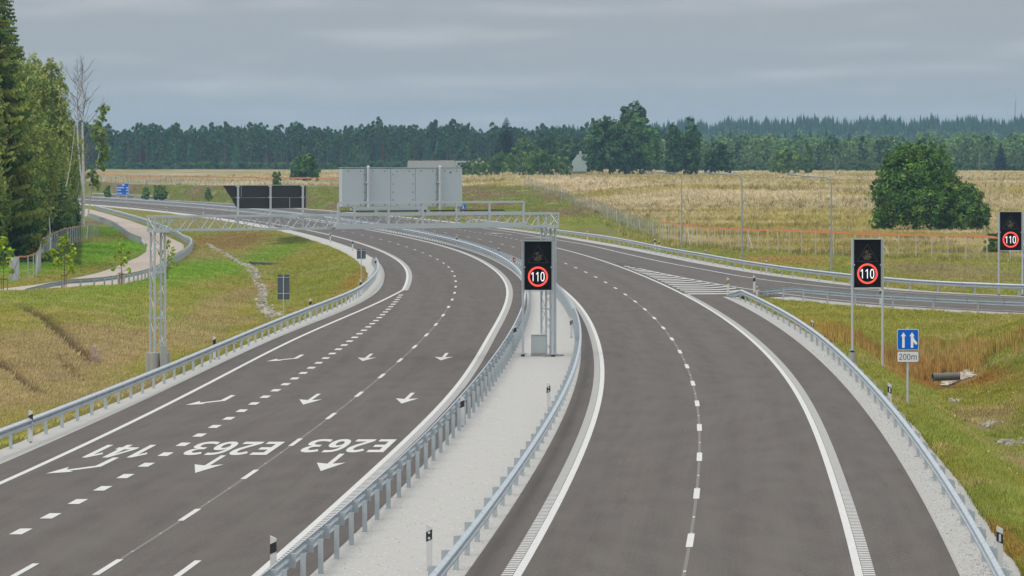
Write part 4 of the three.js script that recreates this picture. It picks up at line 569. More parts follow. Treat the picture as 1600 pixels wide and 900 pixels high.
// ---------------------------------------------------------------- trees
const leafM = new THREE.MeshPhysicalMaterial({ vertexColors: true, roughness: 0.8, specularIntensity: 0.2, transmission: 0.4, thickness: 0, side: THREE.DoubleSide }), farLeafM = leafM;
const bark = (r, g, b) => mat(col(r, g, b), 0.95), barkGrey = bark(126, 120, 108), barkBirch = new THREE.MeshStandardMaterial({ color: col(244, 243, 238, 1.15), roughness: 0.9, side: THREE.DoubleSide, map: dataTex(64, 512, (i, j) => { const v = tor(i, j, 64, 512, 0.8, 16, 2), w = tor(i, j, 64, 512, 1.5, 40, 6); return v > 0.42 ? 0.25 : w > 0.45 ? 0.45 : 0.95 + 0.05 * w; }) }), barkPine = bark(150, 106, 82), barkDark = bark(80, 72, 64);
class Leaves { // many small faces with their own tint
  constructor(seed) { this.p = []; this.c = []; this.n = []; this.r = rng(seed); }
  leaf(x, y, z, s, c, k, out, droop = 0) { // a bent pair of triangles about (x, y, z), turned partly to OUT
    const R0 = this.r; let nx = R0() * 2 - 1, ny = R0() * 2 - 1, nz = R0() * 2 - 1; if (out) { nx += out[0] * 1.1; ny += out[1] * 1.1 + 0.5; nz += out[2] * 1.1; } const l = Math.hypot(nx, ny, nz) || 1; nx /= l; ny /= l; nz /= l;
    let ax = R0() * 2 - 1, ay = R0() * 2 - 1 - droop * 2, az = R0() * 2 - 1; const q = ax * nx + ay * ny + az * nz; ax -= q * nx; ay -= q * ny; az -= q * nz; const al = Math.hypot(ax, ay, az) || 1; ax *= s / al; ay *= s / al; az *= s / al;
    const bx = (ny * az - nz * ay) * 0.55, by = (nz * ax - nx * az) * 0.55, bz = (nx * ay - ny * ax) * 0.55;
    this.p.push(x - ax, y - ay, z - az, x + ax, y + ay, z + az, x + bx, y + by, z + bz, x - ax, y - ay, z - az, x - bx, y - by, z - bz, x + ax, y + ay, z + az);
    for (let i = 0; i < 6; i++) { this.n.push(nx, ny, nz); this.c.push(c.r * k, c.g * k, c.b * k); }
  }
  tri(a, b, c3, c, k) { const e1 = [b[0] - a[0], b[1] - a[1], b[2] - a[2]], e2 = [c3[0] - a[0], c3[1] - a[1], c3[2] - a[2]], n = [e1[1] * e2[2] - e1[2] * e2[1], e1[2] * e2[0] - e1[0] * e2[2], e1[0] * e2[1] - e1[1] * e2[0]], l = Math.hypot(...n) || 1; this.p.push(...a, ...b, ...c3); for (let i = 0; i < 3; i++) { this.n.push(n[0] / l, n[1] / l, n[2] / l); this.c.push(c.r * k, c.g * k, c.b * k); } }
  geo() { const g = new THREE.BufferGeometry(); g.setAttribute('position', new THREE.Float32BufferAttribute(this.p, 3)); g.setAttribute('normal', new THREE.Float32BufferAttribute(this.n, 3)); g.setAttribute('color', new THREE.Float32BufferAttribute(this.c, 3)); return g; }
}
function limb(pts, r0, r1, seg = 6) { const c = new THREE.CatmullRomCurve3(pts.map((v) => new THREE.Vector3(...v))), n = Math.max(3, pts.length * 3), g = new THREE.TubeGeometry(c, n, 1, seg), p = g.attributes.position, v = new THREE.Vector3(); for (let i = 0; i <= n; i++) { const q = c.getPointAt(i / n), r = mix(r0, r1, i / n); for (let j = 0; j <= seg; j++) { const k = i * (seg + 1) + j; v.fromBufferAttribute(p, k).sub(q).multiplyScalar(r).add(q); p.setXYZ(k, v.x, v.y, v.z); } } const uv = g.attributes.uv, L = c.getLength(); for (let i = 0; i < uv.count; i++) uv.setXY(i, uv.getY(i), uv.getX(i) * L / 4); return plain(g); }
// crown from lobes: leaf faces gathered in clumps round each lobe, light and dark clumps, gaps between
function lobes(L, list, n, s, cols, { shell = 0.42, clump = 14, spread = 0.16, droop = 0 } = {}) {
  const R0 = L.r, w = list.map((q) => q[3] * q[4]); let tot = w.reduce((a, b) => a + b, 0);
  for (let i = 0; i < n / clump; i++) {
    let t = R0() * tot, k = 0; while (t > w[k] && k < w.length - 1) { t -= w[k]; k++; }
    const [lx, ly, lz, lr, lh] = list[k], u = R0() * 2 - 1, a = R0() * 6.283, q = Math.sqrt(1 - u * u), rr = 1 - shell * R0() ** 1.6 - (R0() < 0.12 ? 0.25 : 0);
    const ox = Math.cos(a) * q, oy = u, oz = Math.sin(a) * q, cx = lx + ox * lr * rr, cy = ly + oy * lh * rr, cz = lz + oz * lr * rr; if (cy < 0.15) continue;
    const c = cols[Math.floor(R0() * cols.length)], k0 = (0.55 + 0.85 * R0()), sp = spread * (lr + lh) / 2;
    for (let j = 0; j < clump; j++) { const gx = (R0() + R0() + R0() - 1.5) * sp * 1.3, gy = (R0() + R0() + R0() - 1.5) * sp * 1.3 * (1 + droop), gz = (R0() + R0() + R0() - 1.5) * sp * 1.3; L.leaf(cx + gx, cy + gy, cz + gz, s * (0.7 + 0.6 * R0()), c, k0 * (0.88 + 0.24 * R0()), [ox, oy, oz], droop); }
  }
}
function broadleaf(seed, { h, r, low = 0.25, n = 6000, s = 0.3, cols, m = barkGrey, tr = 0.2, lean = 0, round = false, droop = 0, limbs = 9, slim = 1 }) {
  const L = new Leaves(seed), R0 = rng(seed + 500), wood = [], top = [lean * h, h * 0.93, 0], list = [];
  const T = (t) => [lean * h * t + Math.sin(t * 5 + seed) * 0.02 * h * t, h * 0.93 * t, Math.cos(t * 4 + seed) * 0.015 * h * t];
  wood.push(limb([0, 0.2, 0.4, 0.6, 0.8, 1].map((t) => { const p = T(t); if (t === 0) p[1] = -0.4; return p; }), tr, tr * 0.16, 7));
  for (let i = 0; i < limbs; i++) {
    const t = mix(low, 0.97, (i + 0.5 * R0()) / limbs), a = i * 2.4 + R0(), e = (t - low) / (1 - low), prof = round ? Math.sqrt(Math.max(0.05, 1 - (e * 1.7 - 0.75) ** 2)) : Math.sin(Math.PI * Math.min(1, 0.16 + e * 0.82)) ** 0.7, len = r * prof * (0.7 + 0.4 * R0()), p = T(t);
    const q = [p[0] + Math.cos(a) * len * 0.75, p[1] + len * (0.35 - droop * 0.5), p[2] + Math.sin(a) * len * 0.75];
    wood.push(limb([p, [mix(p[0], q[0], 0.5), mix(p[1], q[1], 0.6), mix(p[2], q[2], 0.5)], q], tr * 0.3 * (1.1 - t), 0.02, 4));
    const lr = r * (0.3 + 0.2 * R0()) * (0.55 + 0.5 * prof); list.push([mix(p[0], q[0], 0.85), q[1], mix(p[2], q[2], 0.85), lr, lr * (0.95 + droop) * slim]);
  }
  const tp = T(0.97); list.push([tp[0], tp[1], tp[2], r * 0.26, r * 0.32 * slim]);
  lobes(L, list, n, s, cols, { droop, clump: 9, spread: s < 0.2 ? 0.11 : 0.16 });
  return { trunk: merge(wood), crown: L.geo(), m };
}
function spruce(seed, { h, r, n = 26, cols, s = 1, tr = 0.2, low = 0.04 }) { // whorls of drooping boughs with hanging twigs
  const L = new Leaves(seed), R0 = L.r, wood = [limb([[0, -0.4, 0], [0, h * 0.5, 0], [0, h, 0]], tr, 0.02, 6)];
  for (let i = 0; i < n; i++) {
    const t = low + (1 - low) * (i / n) ** 0.92, y = h * t, len = r * (1 - t) ** 0.8 + 0.15, m = Math.max(4, Math.round(8 * (1 - t * 0.45)));
    for (let j = 0; j < m; j++) {
      const a = (j + R0() * 0.7) / m * 6.283 + i * 1.1, l = len * (0.72 + 0.4 * R0()), ca = Math.cos(a), sa = Math.sin(a), c = cols[Math.floor(R0() * cols.length)], k = 0.7 + 0.55 * R0(), q = Math.max(3, Math.round(7 * s * l / r + 2));
      for (let u = 0; u < q; u++) {
        const f = (u + 0.6) / q, ex = l * f, dy = -0.42 * l * f + 0.3 * l * f * f * f, x = ca * ex, z = sa * ex, yy = y + dy, wd = 0.30 * l * (1.05 - f * 0.75), bl = l / q * 1.3, dr = 0.16 * l * (1 - f * 0.6) + 0.12;
        for (const sd of [-1, 1]) { const px = x - sa * wd * sd * (0.7 + 0.5 * R0()), pz = z + ca * wd * sd * (0.7 + 0.5 * R0()); L.tri([x - ca * bl * 0.5, yy + 0.04, z - sa * bl * 0.5], [x + ca * bl, yy - 0.02, z + sa * bl], [px + ca * bl * 0.6, yy - dr * (0.5 + R0()), pz + sa * bl * 0.6], c, k * (0.85 + 0.3 * R0())); }
        if (R0() < 0.7) L.tri([x - ca * bl * 0.4, yy, z - sa * bl * 0.4], [x + ca * bl * 0.7, yy - 0.05, z + sa * bl * 0.7], [x + (R0() - 0.5) * 0.3, yy - dr * (1.2 + R0()), z + (R0() - 0.5) * 0.3], c, k * 0.8);
      }
    }
  }
  return { trunk: merge(wood), crown: L.geo(), m: barkDark };
}
function pine(seed, { h, r, n, s, cols, tr = 0.22 }) { const L = new Leaves(seed), R0 = L.r, list = [], b = (R0() - 0.5) * 0.4, wood = [limb([[0, -0.4, 0], [b, h * 0.5, 0], [b * 1.5, h * 0.95, 0]], tr, 0.08, 6)]; for (let i = 0; i < 8; i++) { const t = 0.55 + 0.43 * i / 7, a = i * 2.4, l = r * (1.25 - t) * 1.5 * (0.6 + 0.6 * R0()); list.push([b * 1.5 + Math.cos(a) * l, h * t, Math.sin(a) * l, r * 0.55 * (1.5 - t), r * 0.36]); wood.push(bar([b * 1.4, h * t - 0.4, 0], [b * 1.5 + Math.cos(a) * l, h * t, Math.sin(a) * l], 0.05, 4)); } lobes(L, list, n, s, cols, { spread: 0.3 }); return { trunk: merge(wood), crown: L.geo(), m: barkPine }; }
function grow(name, label, category, T, x, d, { s = 1, turn = 0, group, sy = 1 } = {}) { const t = thing(name, label, category, [x, ground(x, d), -d], turn, group); t.scale.set(s, s * sy, s); part('trunk', T.trunk, T.m, t); part('crown', T.crown, leafM, t); return t; }

const gr = (...a) => a.map(([r, g, b]) => col(r * 0.97, g * 1.03, b * 0.86, 1.4));
const birchCols = gr([166, 172, 106], [148, 160, 94], [178, 180, 116], [130, 146, 86], [170, 160, 102]), darkGreen = gr([58, 84, 52], [50, 76, 48], [72, 96, 56], [64, 84, 44]), spruceCols = gr([120, 134, 70], [98, 116, 62], [142, 146, 82], [132, 134, 76], [82, 104, 60]), bushCols = gr([96, 128, 60], [82, 114, 54], [114, 142, 68], [66, 96, 50], [130, 152, 86]), farDark = gr([54, 94, 70], [44, 80, 60], [62, 100, 68], [54, 90, 62]), farMid = gr([84, 122, 70], [102, 134, 76], [72, 110, 66], [118, 142, 80]), farPine = gr([64, 108, 68], [76, 116, 72], [56, 98, 64]);
const px2x = (px, d) => (px - 800) / F * d;
{ // wood on the left
  const B = [0, 1, 2, 3].map((i) => broadleaf(20 + i, { h: 17, r: 2.9 + 0.3 * i, low: [0.2, 0.3, 0.12, 0.25][i], n: 12500, s: 0.15, cols: birchCols, m: barkBirch, tr: 0.16, lean: [0.02, -0.03, 0.01, 0.04][i], droop: 0.5, limbs: 22, slim: 1.15 }));
  const A = [0, 1].map((i) => broadleaf(40 + i, { h: 14, r: 3, low: 0.1, n: 12500, s: 0.15, cols: gr([154, 166, 96], [138, 154, 86], [168, 174, 106], [120, 140, 80]), m: barkGrey, tr: 0.14, limbs: 18, slim: 1.2, lean: 0.03 * i }));
  const P = [spruce(60, { h: 24, r: 4.3, n: 66, cols: spruceCols, s: 1.8 }), spruce(61, { h: 12, r: 2.6, n: 28, cols: gr([92, 116, 62], [80, 104, 58], [108, 128, 72]), s: 1.4 })];
  const W = 'trees of the dense wood on the left', lb = 'leafy green birch in the dense wood left of the cycle path', la = 'bushy young aspen in the dense wood left of the cycle path', ls = 'dark spruce standing inside the wood left of the cycle path';
  grow('spruce_tree', 'tallest spruce at the left edge, its tip above the frame', 'tree', P[0], px2x(-12, 300), 300, { s: 1.05 });
  grow('spruce_tree', 'tall dark spruce right of the tallest one, at the top left corner', 'tree', P[0], px2x(6, 345), 345, { s: 1.07, turn: 2 });
  grow('birch_tree', 'tall airy birch with rounded top, right-hand of the two high crowns beside the spruces', 'tree', B[0], px2x(74, 400), 400, { s: 1.2, turn: 0.6 });
  grow('birch_tree', 'airy birch between the tall spruces and the high rounded birch', 'tree', B[1], px2x(46, 410), 410, { s: 1.22, turn: 2.2 });
  const R0 = rng(400), wlist = [[-40, 290, 1.1], [-25, 330, 1.2], [22, 330, 1.05], [30, 372, 1.1], [58, 385, 1.0], [58, 440, 1.2], [84, 430, 1.0], [94, 462, 0.85], [84, 372, 0.74], [100, 420, 0.7], [20, 420, 1.3], [0, 400, 1.3], [-40, 420, 1.3], [48, 470, 1.2], [72, 500, 1.1], [100, 510, 0.85], [88, 395, 0.72], [68, 352, 0.7], [34, 318, 0.8], [10, 302, 0.75], [-12, 300, 0.9], [106, 470, 0.6], [40, 350, 0.8]];
  wlist.forEach(([px, d, s], i) => { const k = i % 5; if (k === 3) grow('spruce_tree', ls, 'tree', P[1], px2x(px, d), d, { s: s * 1.15, turn: R0() * 6, group: W }); else if (k === 4) grow('aspen_tree', la, 'tree', A[i % 2], px2x(px, d), d, { s, turn: R0() * 6, group: W }); else grow('birch_tree', lb, 'tree', B[i % 4], px2x(px, d), d, { s: s * 0.98, turn: R0() * 6, group: W, sy: 0.95 + R0() * 0.1 }); });
  [[-6, 296, 0.5], [8, 300, 0.46], [14, 316, 0.55], [28, 330, 0.5], [36, 346, 0.6], [48, 362, 0.55], [58, 380, 0.6], [70, 398, 0.6], [82, 416, 0.62], [92, 436, 0.6], [2, 330, 0.6], [24, 360, 0.62], [64, 420, 0.7], [102, 455, 0.55]].forEach(([px, d, s], i) => grow('aspen_tree', 'low pale green young tree at the front of the left wood behind the fence', 'tree', A[i % 2], px2x(px, d), d, { s, turn: i * 1.7, sy: 1.1, group: 'low young trees at the front of the left wood' }));
  const U = [0, 1].map((i) => { const L = new Leaves(90 + i); lobes(L, [[0, 1.2, 0, 1.5, 1.5], [1, 0.9, 0.5, 1.1, 1.1], [-0.9, 0.8, -0.3, 1.1, 1]], 1900, 0.2, i ? gr([104, 132, 68], [90, 118, 60], [120, 144, 78]) : bushCols); return { trunk: limb([[0, -0.3, 0], [0, 1, 0.1], [0.1, 1.8, 0]], 0.06, 0.02), crown: L.geo(), m: barkDark }; });
  [[-18, 292, 1.1], [4, 312, 1.1], [26, 342, 1.1], [44, 370, 1.1], [62, 392, 1.1], [78, 412, 1.2], [90, 432, 1.3], [-34, 288, 1.2], [64, 402, 1.5], [40, 376, 1.5], [2, 316, 1.3], [84, 446, 1.7], [104, 462, 1.3], [22, 340, 1.3], [-8, 300, 1.2], [76, 424, 1.6]].forEach(([px, d, s], i) => grow('bush', 'leafy undergrowth bush at the foot of the left wood behind the fence', 'bush', U[i % 2], px2x(px, d), d, { s, turn: i, group: 'undergrowth bushes at the foot of the left wood' }));
  // slender bare and half-bare trees at the edge of the wood
  const bare = (seed, h, tr, n, spread, m, twin) => { const Rb = rng(seed), w = [limb([[0, -0.4, 0], [0.05, h * 0.3, 0], [-0.05, h * 0.65, 0.05], [0.12, h, 0]], tr, 0.02, 8)], tw = []; if (twin) w.push(limb([[0.0, h * 0.22, 0], [-0.5, h * 0.42, 0], [-0.75, h * 0.7, 0], [-0.62, h * 0.94, 0]], tr * 0.62, 0.02, 6)); for (let i = 0; i < n; i++) { const t = 0.32 + 0.62 * i / n, a = Rb() * 6.28, l = spread * (0.5 + 0.7 * Rb()) * (1.25 - t), bx = twin && i % 3 === 0 ? -0.7 : 0, p = [bx, h * t, 0], q = [bx + Math.cos(a) * l, h * t + l * (0.9 + 0.5 * Rb()), Math.sin(a) * l], md = [mix(p[0], q[0], 0.55), mix(p[1], q[1], 0.4), mix(p[2], q[2], 0.55)]; tw.push(limb([p, md, q], 0.05, 0.014, 4)); for (let k = 0; k < 3; k++) { const f = 0.35 + 0.25 * k, b0 = [mix(md[0], q[0], f), mix(md[1], q[1], f), mix(md[2], q[2], f)]; tw.push(bar(b0, [b0[0] + Math.cos(a + (k - 1)) * l * 0.35, b0[1] + l * 0.3, b0[2] + Math.sin(a + (k - 1)) * l * 0.35], 0.016, 3)); } } return { stem: merge(w), twigs: merge(tw), m }; };
  const b1 = bare(7, 21.6, 0.25, 74, 3.4, barkBirch, true), d1 = 456, x1 = px2x(129.5, d1), t = thing('bare_birch', 'tall leafless white birch with two stems at the wood edge', 'tree', [x1, ground(x1, d1), -d1]); part('trunk', b1.stem, barkBirch, t); part('branch_crown', b1.twigs, bark(136, 132, 128), t);
  const leanT = (label, px0, d, dx, h, tr, leaves, seed) => { const x = px2x(px0, d), t2 = thing('leaning_tree', label, 'tree', [x, ground(x, d), -d]), L = new Leaves(seed), P0 = [[0, -0.3, 0], [dx * 0.35, h * 0.3, 0], [dx * 0.75, h * 0.65, 0], [dx, h, 0]]; part('trunk', limb(P0, tr, 0.02, 6), barkBirch, t2); if (leaves) { const c = new THREE.CatmullRomCurve3(P0.map((v) => new THREE.Vector3(...v))), ls2 = []; for (let i = 0; i < leaves; i++) { const f = 0.36 + 0.64 * i / leaves, q = c.getPoint(f); ls2.push([q.x + (L.r() - 0.5) * 1.9, q.y, q.z, 0.6 + 0.5 * L.r() * (f > 0.6 ? 1.4 : 0.6), 0.75]); } lobes(L, ls2, leaves * 190, 0.16, gr([150, 168, 84], [132, 154, 74], [156, 164, 90]), { shell: 0.9 }); part('crown', L.geo(), leafM, t2); } };
  leanT('slim leaning yellow-green tree with loose leaf clumps, right of the bare birch', 134, 462, 2.4, 15.4, 0.1, 20, 71); leanT('slim pale trunk leaning right in front of the wood', 86, 380, 2.1, 12, 0.09, 0, 72); leanT('thin pale trunk leaning left in front of the wood', 58, 372, -1.0, 9, 0.06, 0, 73); leanT('thin upright pale trunk close left of the bare birch', 113, 430, 0.2, 13, 0.08, 0, 74); leanT('thin pale trunk low in the wood above the wire fence', 80, 360, -0.5, 8, 0.06, 0, 75); leanT('pale slanting trunk at the middle of the wood front', 53, 352, 0.9, 9, 0.07, 0, 78); leanT('short pale trunk leaning right, low beside the bare birch', 104, 425, 1.6, 7, 0.07, 0, 79); leanT('thin pale trunk between the tall spruces and the fence', 28, 322, -0.4, 10, 0.07, 0, 80);
}
{ // young planted trees held by stakes
  const cols = gr([190, 200, 66], [170, 186, 62], [206, 206, 84], [156, 174, 62]), stake = mat(col(190, 140, 96), 0.9), tie = mat(col(70, 60, 52), 0.9);
  const make = (label, px, py, h, r, k, seed, sk) => { const [x, d] = at(px, py), L = new Leaves(seed), t = thing('young_tree', label, 'young tree', [x, ground(x, d), -d], 0, 'young trees planted by the cycle path'), R0 = rng(seed), list = [], w = [limb([[0, -0.3, 0], [0.03, h * 0.5, 0], [0, h, 0]], 0.04, 0.012, 6)]; for (let i = 0; i < 9; i++) { const tt = 0.42 + 0.56 * i / 8, a = i * 2.4, l = r * Math.sin(Math.PI * (0.25 + 0.72 * (tt - 0.42) / 0.58)) * (0.5 + 0.5 * R0()); list.push([Math.cos(a) * l, h * tt, Math.sin(a) * l, r * 0.34, r * 0.42]); w.push(bar([0, h * tt - 0.15, 0], [Math.cos(a) * l, h * tt, Math.sin(a) * l], 0.012, 4)); } lobes(L, list, 700 * k, 0.1, cols, { shell: 0.9, clump: 8 }); part('trunk', merge(w), barkGrey, t); part('crown', L.geo(), leafM, t); for (const s of sk) part('stake', cyl(0.035, 1.25, s, -0.2, 0.02, 7), stake, t); part('tie', box(0.5, 0.05, 0.02, 0, 0.95, 0.02), tie, t); };
  make('yellow-green young tree between two stakes behind the start of the path guardrail', 100, 457, 3.5, 0.95, 1.9, 301, [-0.16, 0.14]);
  make('thin young tree with sparse leaves in front of the bend of the path guardrail', 189, 452, 3.0, 0.75, 0.75, 302, [-0.08, 0.09]);
  make('young tree cut by the left picture edge, beside the fence panel', 5, 458, 3.6, 0.8, 1.3, 303, [-0.12, 0.28]);
  make('small young tree in the grass directly right of the left gantry column', 262, 440, 2.9, 0.7, 0.8, 304, [-0.1]);
}
{ // trees and buildings round the farm, and those standing alone in the field
  const solo = (name, label, category, px, d, w, h, n, s, cols, shape, seed, m = barkGrey) => { const k = d / F, L = new Leaves(seed), ww = w * k / 2, hh = h * k, x = px2x(px, d), t = thing(name, label, category, [x, ground(x, d), -d]); lobes(L, shape.map(([a, b, c, e, f]) => [a * ww, b * hh, c * ww, e * ww, f * hh]), n, s, cols); part('trunk', merge([limb([[0, -0.5, 0], [0.1, hh * 0.4, 0], [0, hh * 0.8, 0]], Math.max(0.12, hh * 0.018), 0.05, 7), ...shape.slice(0, 6).map(([a, b, c]) => limb([[0, hh * 0.15, 0], [a * ww * 0.5, hh * b * 0.6, c * ww * 0.4], [a * ww, b * hh, c * ww]], hh * 0.008 + 0.03, 0.02, 4))]), m, t); part('crown', L.geo(), leafM, t); return t; };
  const round = [[0, 0.55, 0, 0.62, 0.4], [-0.5, 0.42, 0.2, 0.48, 0.36], [0.5, 0.42, 0.2, 0.48, 0.36], [0, 0.3, 0.5, 0.55, 0.28], [-0.25, 0.72, 0, 0.45, 0.26], [0.3, 0.7, 0.1, 0.42, 0.27], [0.1, 0.5, -0.5, 0.5, 0.4], [-0.6, 0.22, 0, 0.36, 0.2], [0.62, 0.22, 0, 0.36, 0.2]];
  const big = [[-0.1, 0.62, 0, 0.62, 0.3], [-0.45, 0.4, 0.2, 0.5, 0.34], [0.45, 0.42, 0.2, 0.48, 0.34], [0.0, 0.26, 0.5, 0.6, 0.25], [-0.3, 0.76, 0, 0.44, 0.2], [0.28, 0.74, 0.1, 0.42, 0.21], [0, 0.5, -0.4, 0.6, 0.4], [-0.62, 0.2, 0.1, 0.34, 0.19], [0.6, 0.2, 0.1, 0.36, 0.19], [-0.55, 0.55, 0, 0.34, 0.2], [0.6, 0.6, 0, 0.3, 0.18], [-0.1, 0.85, 0.1, 0.32, 0.14]];
  solo('field_tree', 'big dense bushy tree standing in the field right of the lamp posts', 'tree', 1432, 448, 146, 140, 27000, 0.2, bushCols, [...big, [-0.55, 0.72, 0.1, 0.22, 0.12], [0.42, 0.9, 0, 0.2, 0.09], [0.15, 0.95, 0.1, 0.18, 0.07], [-0.8, 0.45, 0.1, 0.2, 0.14], [0.78, 0.48, 0.1, 0.22, 0.12], [-0.78, 0.12, 0.2, 0.26, 0.12]], 111);
  solo('field_bush', 'lower bush leaning against the right side of the big field tree', 'bush', 1502, 446, 86, 80, 11000, 0.19, bushCols, [...round, [0.75, 0.36, 0.1, 0.28, 0.2], [0.1, 0.86, 0, 0.3, 0.14], [0.85, 0.12, 0.1, 0.26, 0.13]], 112);
  solo('field_bush', 'small bush behind the wire fence left of the right-hand speed sign', 'bush', 1556, 332, 40, 40, 1800, 0.18, gr([96, 124, 52], [84, 110, 46], [118, 140, 60]), round, 113);
  const dg = gr([74, 108, 70], [64, 96, 64], [88, 122, 74], [58, 88, 60]), mg = gr([80, 112, 66], [70, 102, 62], [94, 124, 70], [110, 134, 74]);
  solo('large_tree', 'large dark round tree at the farm, left-hand one of the touching pair', 'tree', 953, 1010, 82, 94, 6000, 0.5, dg, big, 121);
  solo('large_tree', 'large dark round tree at the farm, right-hand one of the touching pair', 'tree', 1000, 1016, 72, 92, 5200, 0.5, gr([88, 122, 68], [104, 138, 76], [72, 106, 64]), big, 122);
  solo('large_tree', 'tall airy treetop rising behind the pair of large round trees', 'tree', 988, 1040, 58, 116, 3600, 0.5, gr([86, 116, 78], [98, 126, 82], [76, 104, 72]), [[0, 0.7, 0, 0.6, 0.2], [-0.4, 0.6, 0, 0.4, 0.2], [0.45, 0.68, 0, 0.4, 0.16], [0.05, 0.86, 0, 0.5, 0.13], [-0.35, 0.82, 0, 0.3, 0.1], [0.5, 0.85, 0, 0.25, 0.08]], 123);
  const slim = [[0, 0.5, 0, 0.8, 0.3], [-0.2, 0.3, 0, 0.8, 0.28], [0.2, 0.66, 0, 0.6, 0.2], [0, 0.83, 0, 0.42, 0.16], [-0.1, 0.15, 0.1, 0.7, 0.15]];
  solo('slender_tree', 'slender drooping tree beside the farm pair, left one with two tips', 'tree', 1052, 1000, 34, 84, 2400, 0.45, dg, slim, 124); solo('slender_tree', 'taller slender drooping tree, right of the two beside the farm pair', 'tree', 1080, 1003, 40, 92, 2800, 0.45, dg, slim, 125);
  solo('round_tree', 'round dark tree right of the slender trees, near a lamp head', 'tree', 1123, 1010, 50, 52, 2600, 0.42, gr([48, 80, 50], [58, 92, 54], [70, 104, 58]), round, 126);
  solo('round_tree', 'pale round bush-like tree alone at the field edge behind the lamp head', 'tree', 1226, 1040, 52, 44, 2600, 0.4, gr([142, 162, 98], [124, 148, 90], [104, 130, 80]), round, 127);
  solo('poplar_tree', 'narrow pale green tree close to the round tree at the field edge', 'tree', 1263, 1080, 20, 50, 1200, 0.4, gr([112, 140, 82], [100, 128, 76]), slim, 128);
  solo('round_tree', 'round green bush-like tree behind the far fence on the cutting', 'tree', 476, 885, 50, 44, 3000, 0.4, gr([84, 118, 60], [100, 134, 66], [70, 102, 56], [116, 146, 76]), round, 129);
  const S1 = spruce(62, { h: 14, r: 4.2, n: 30, cols: gr([34, 54, 46], [30, 48, 42], [42, 62, 50]), s: 0.9 });
  grow('spruce_tree', 'lone very dark spruce with broad top between cabinet and farm', 'tree', S1, px2x(791, 1180), 1180, { s: 1.3 }); grow('spruce_tree', 'broad dark spruce at the right end of the field edge', 'tree', S1, px2x(1564, 1240), 1240, { s: 0.72 });
  [[822, 1120, 50, 62], [852, 1150, 50, 66], [884, 1160, 44, 58], [905, 1120, 36, 52], [925, 1150, 40, 66]].forEach(([px, d, w, h], i) => solo('farm_tree', ['dark green tree behind the farm, leftmost of its clump', 'green tree second from left in the clump behind the farm', 'dark tree in the middle of the clump behind the farmhouse', 'green tree directly left above the farmhouse roof', 'dark tree directly behind the farmhouse chimney'][i], 'tree', px, d, w, h, 1700, 0.55, i % 2 ? gr([66, 96, 66], [78, 108, 70]) : gr([100, 128, 76], [86, 114, 70], [112, 134, 80]), round, 140 + i).userData.group = 'clump of trees behind the farmhouse');
  solo('garden_tree', 'yellow-green garden tree in front of the dark clump, left of the farmhouse', 'tree', 842, 1000, 40, 46, 2000, 0.4, gr([112, 136, 74], [98, 124, 68], [84, 110, 62]), round, 150);
  [[748, 985, 46, 30], [780, 990, 56, 40], [812, 980, 58, 44], [848, 985, 54, 38], [876, 990, 40, 34], [725, 1000, 32, 22]].forEach(([px, d, w, h], i) => solo('garden_bush', ['shrub covering the right part of the long barn roof', 'dark shrub just right of the long barn', 'tall green shrub in the middle of the hedge row before the farm', 'dark shrub below the yellow-green garden tree', 'green shrub just left of the farmhouse', 'low dark shrub at the right edge of the sign cabinet'][i], 'bush', px, d, w, h, 1300, 0.36, i % 2 ? gr([92, 122, 72], [78, 108, 66]) : gr([116, 142, 84], [100, 128, 76], [132, 150, 88]), round, 160 + i).userData.group = 'shrubs in the hedge row before the farm');
  // barn: a long low roof above the hedge
  const roofM = new THREE.MeshStandardMaterial({ color: col(150, 150, 142), roughness: 0.95, side: THREE.DoubleSide, map: grit }), wallM = mat(col(132, 126, 114), 0.95);
  { const d = 1075, k = d / F, x = px2x(698, d), g0 = ground(x, d), t = thing('barn', 'long low barn with weathered grey roof behind the sign cabinet', 'barn', [x, g0, -d], 0.02), hw = 61 * k, ry = H - (251 - HZ) * k - g0, ey = H - (262.5 - HZ) * k - g0; part('wall', box(hw * 2 - 0.6, ey + 0.3, 7, 0, ey / 2 - 0.3, -4.2), wallM, t); const q = [[-hw, ry - 0.1, -hw + 11.5 * 0, 0], [0, 0, 0, 0]]; for (const [a, b, dy] of [[-hw, -hw * 0.2, 0], [-hw * 0.19, hw * 0.2, 0.08], [hw * 0.21, hw, -0.05]]) { const g = sheet([[[a, ry + dy, 4.2], [b, ry + dy, 4.2]], [[a - 0.2, ey + dy, 0.1], [b, ey + dy, 0.1]]]); part('roof', g, roofM, t); part('roof', sheet([[[a, ry + dy, 4.2], [b, ry + dy, 4.2]], [[a - 0.2, ey + dy, 8.3], [b, ey + dy, 8.3]]]), roofM, t); } part('gable', sheet([[[-hw + 0.4, ey, 0.6], [-hw + 0.4, ry, 4.2]], [[-hw + 0.4, ey, 7.8], [-hw + 0.4, ry, 4.2]]]), wallM, t); part('gable', sheet([[[hw - 0.4, ey, 0.6], [hw - 0.4, ry, 4.2]], [[hw - 0.4, ey, 7.8], [hw - 0.4, ry, 4.2]]]), wallM, t); }
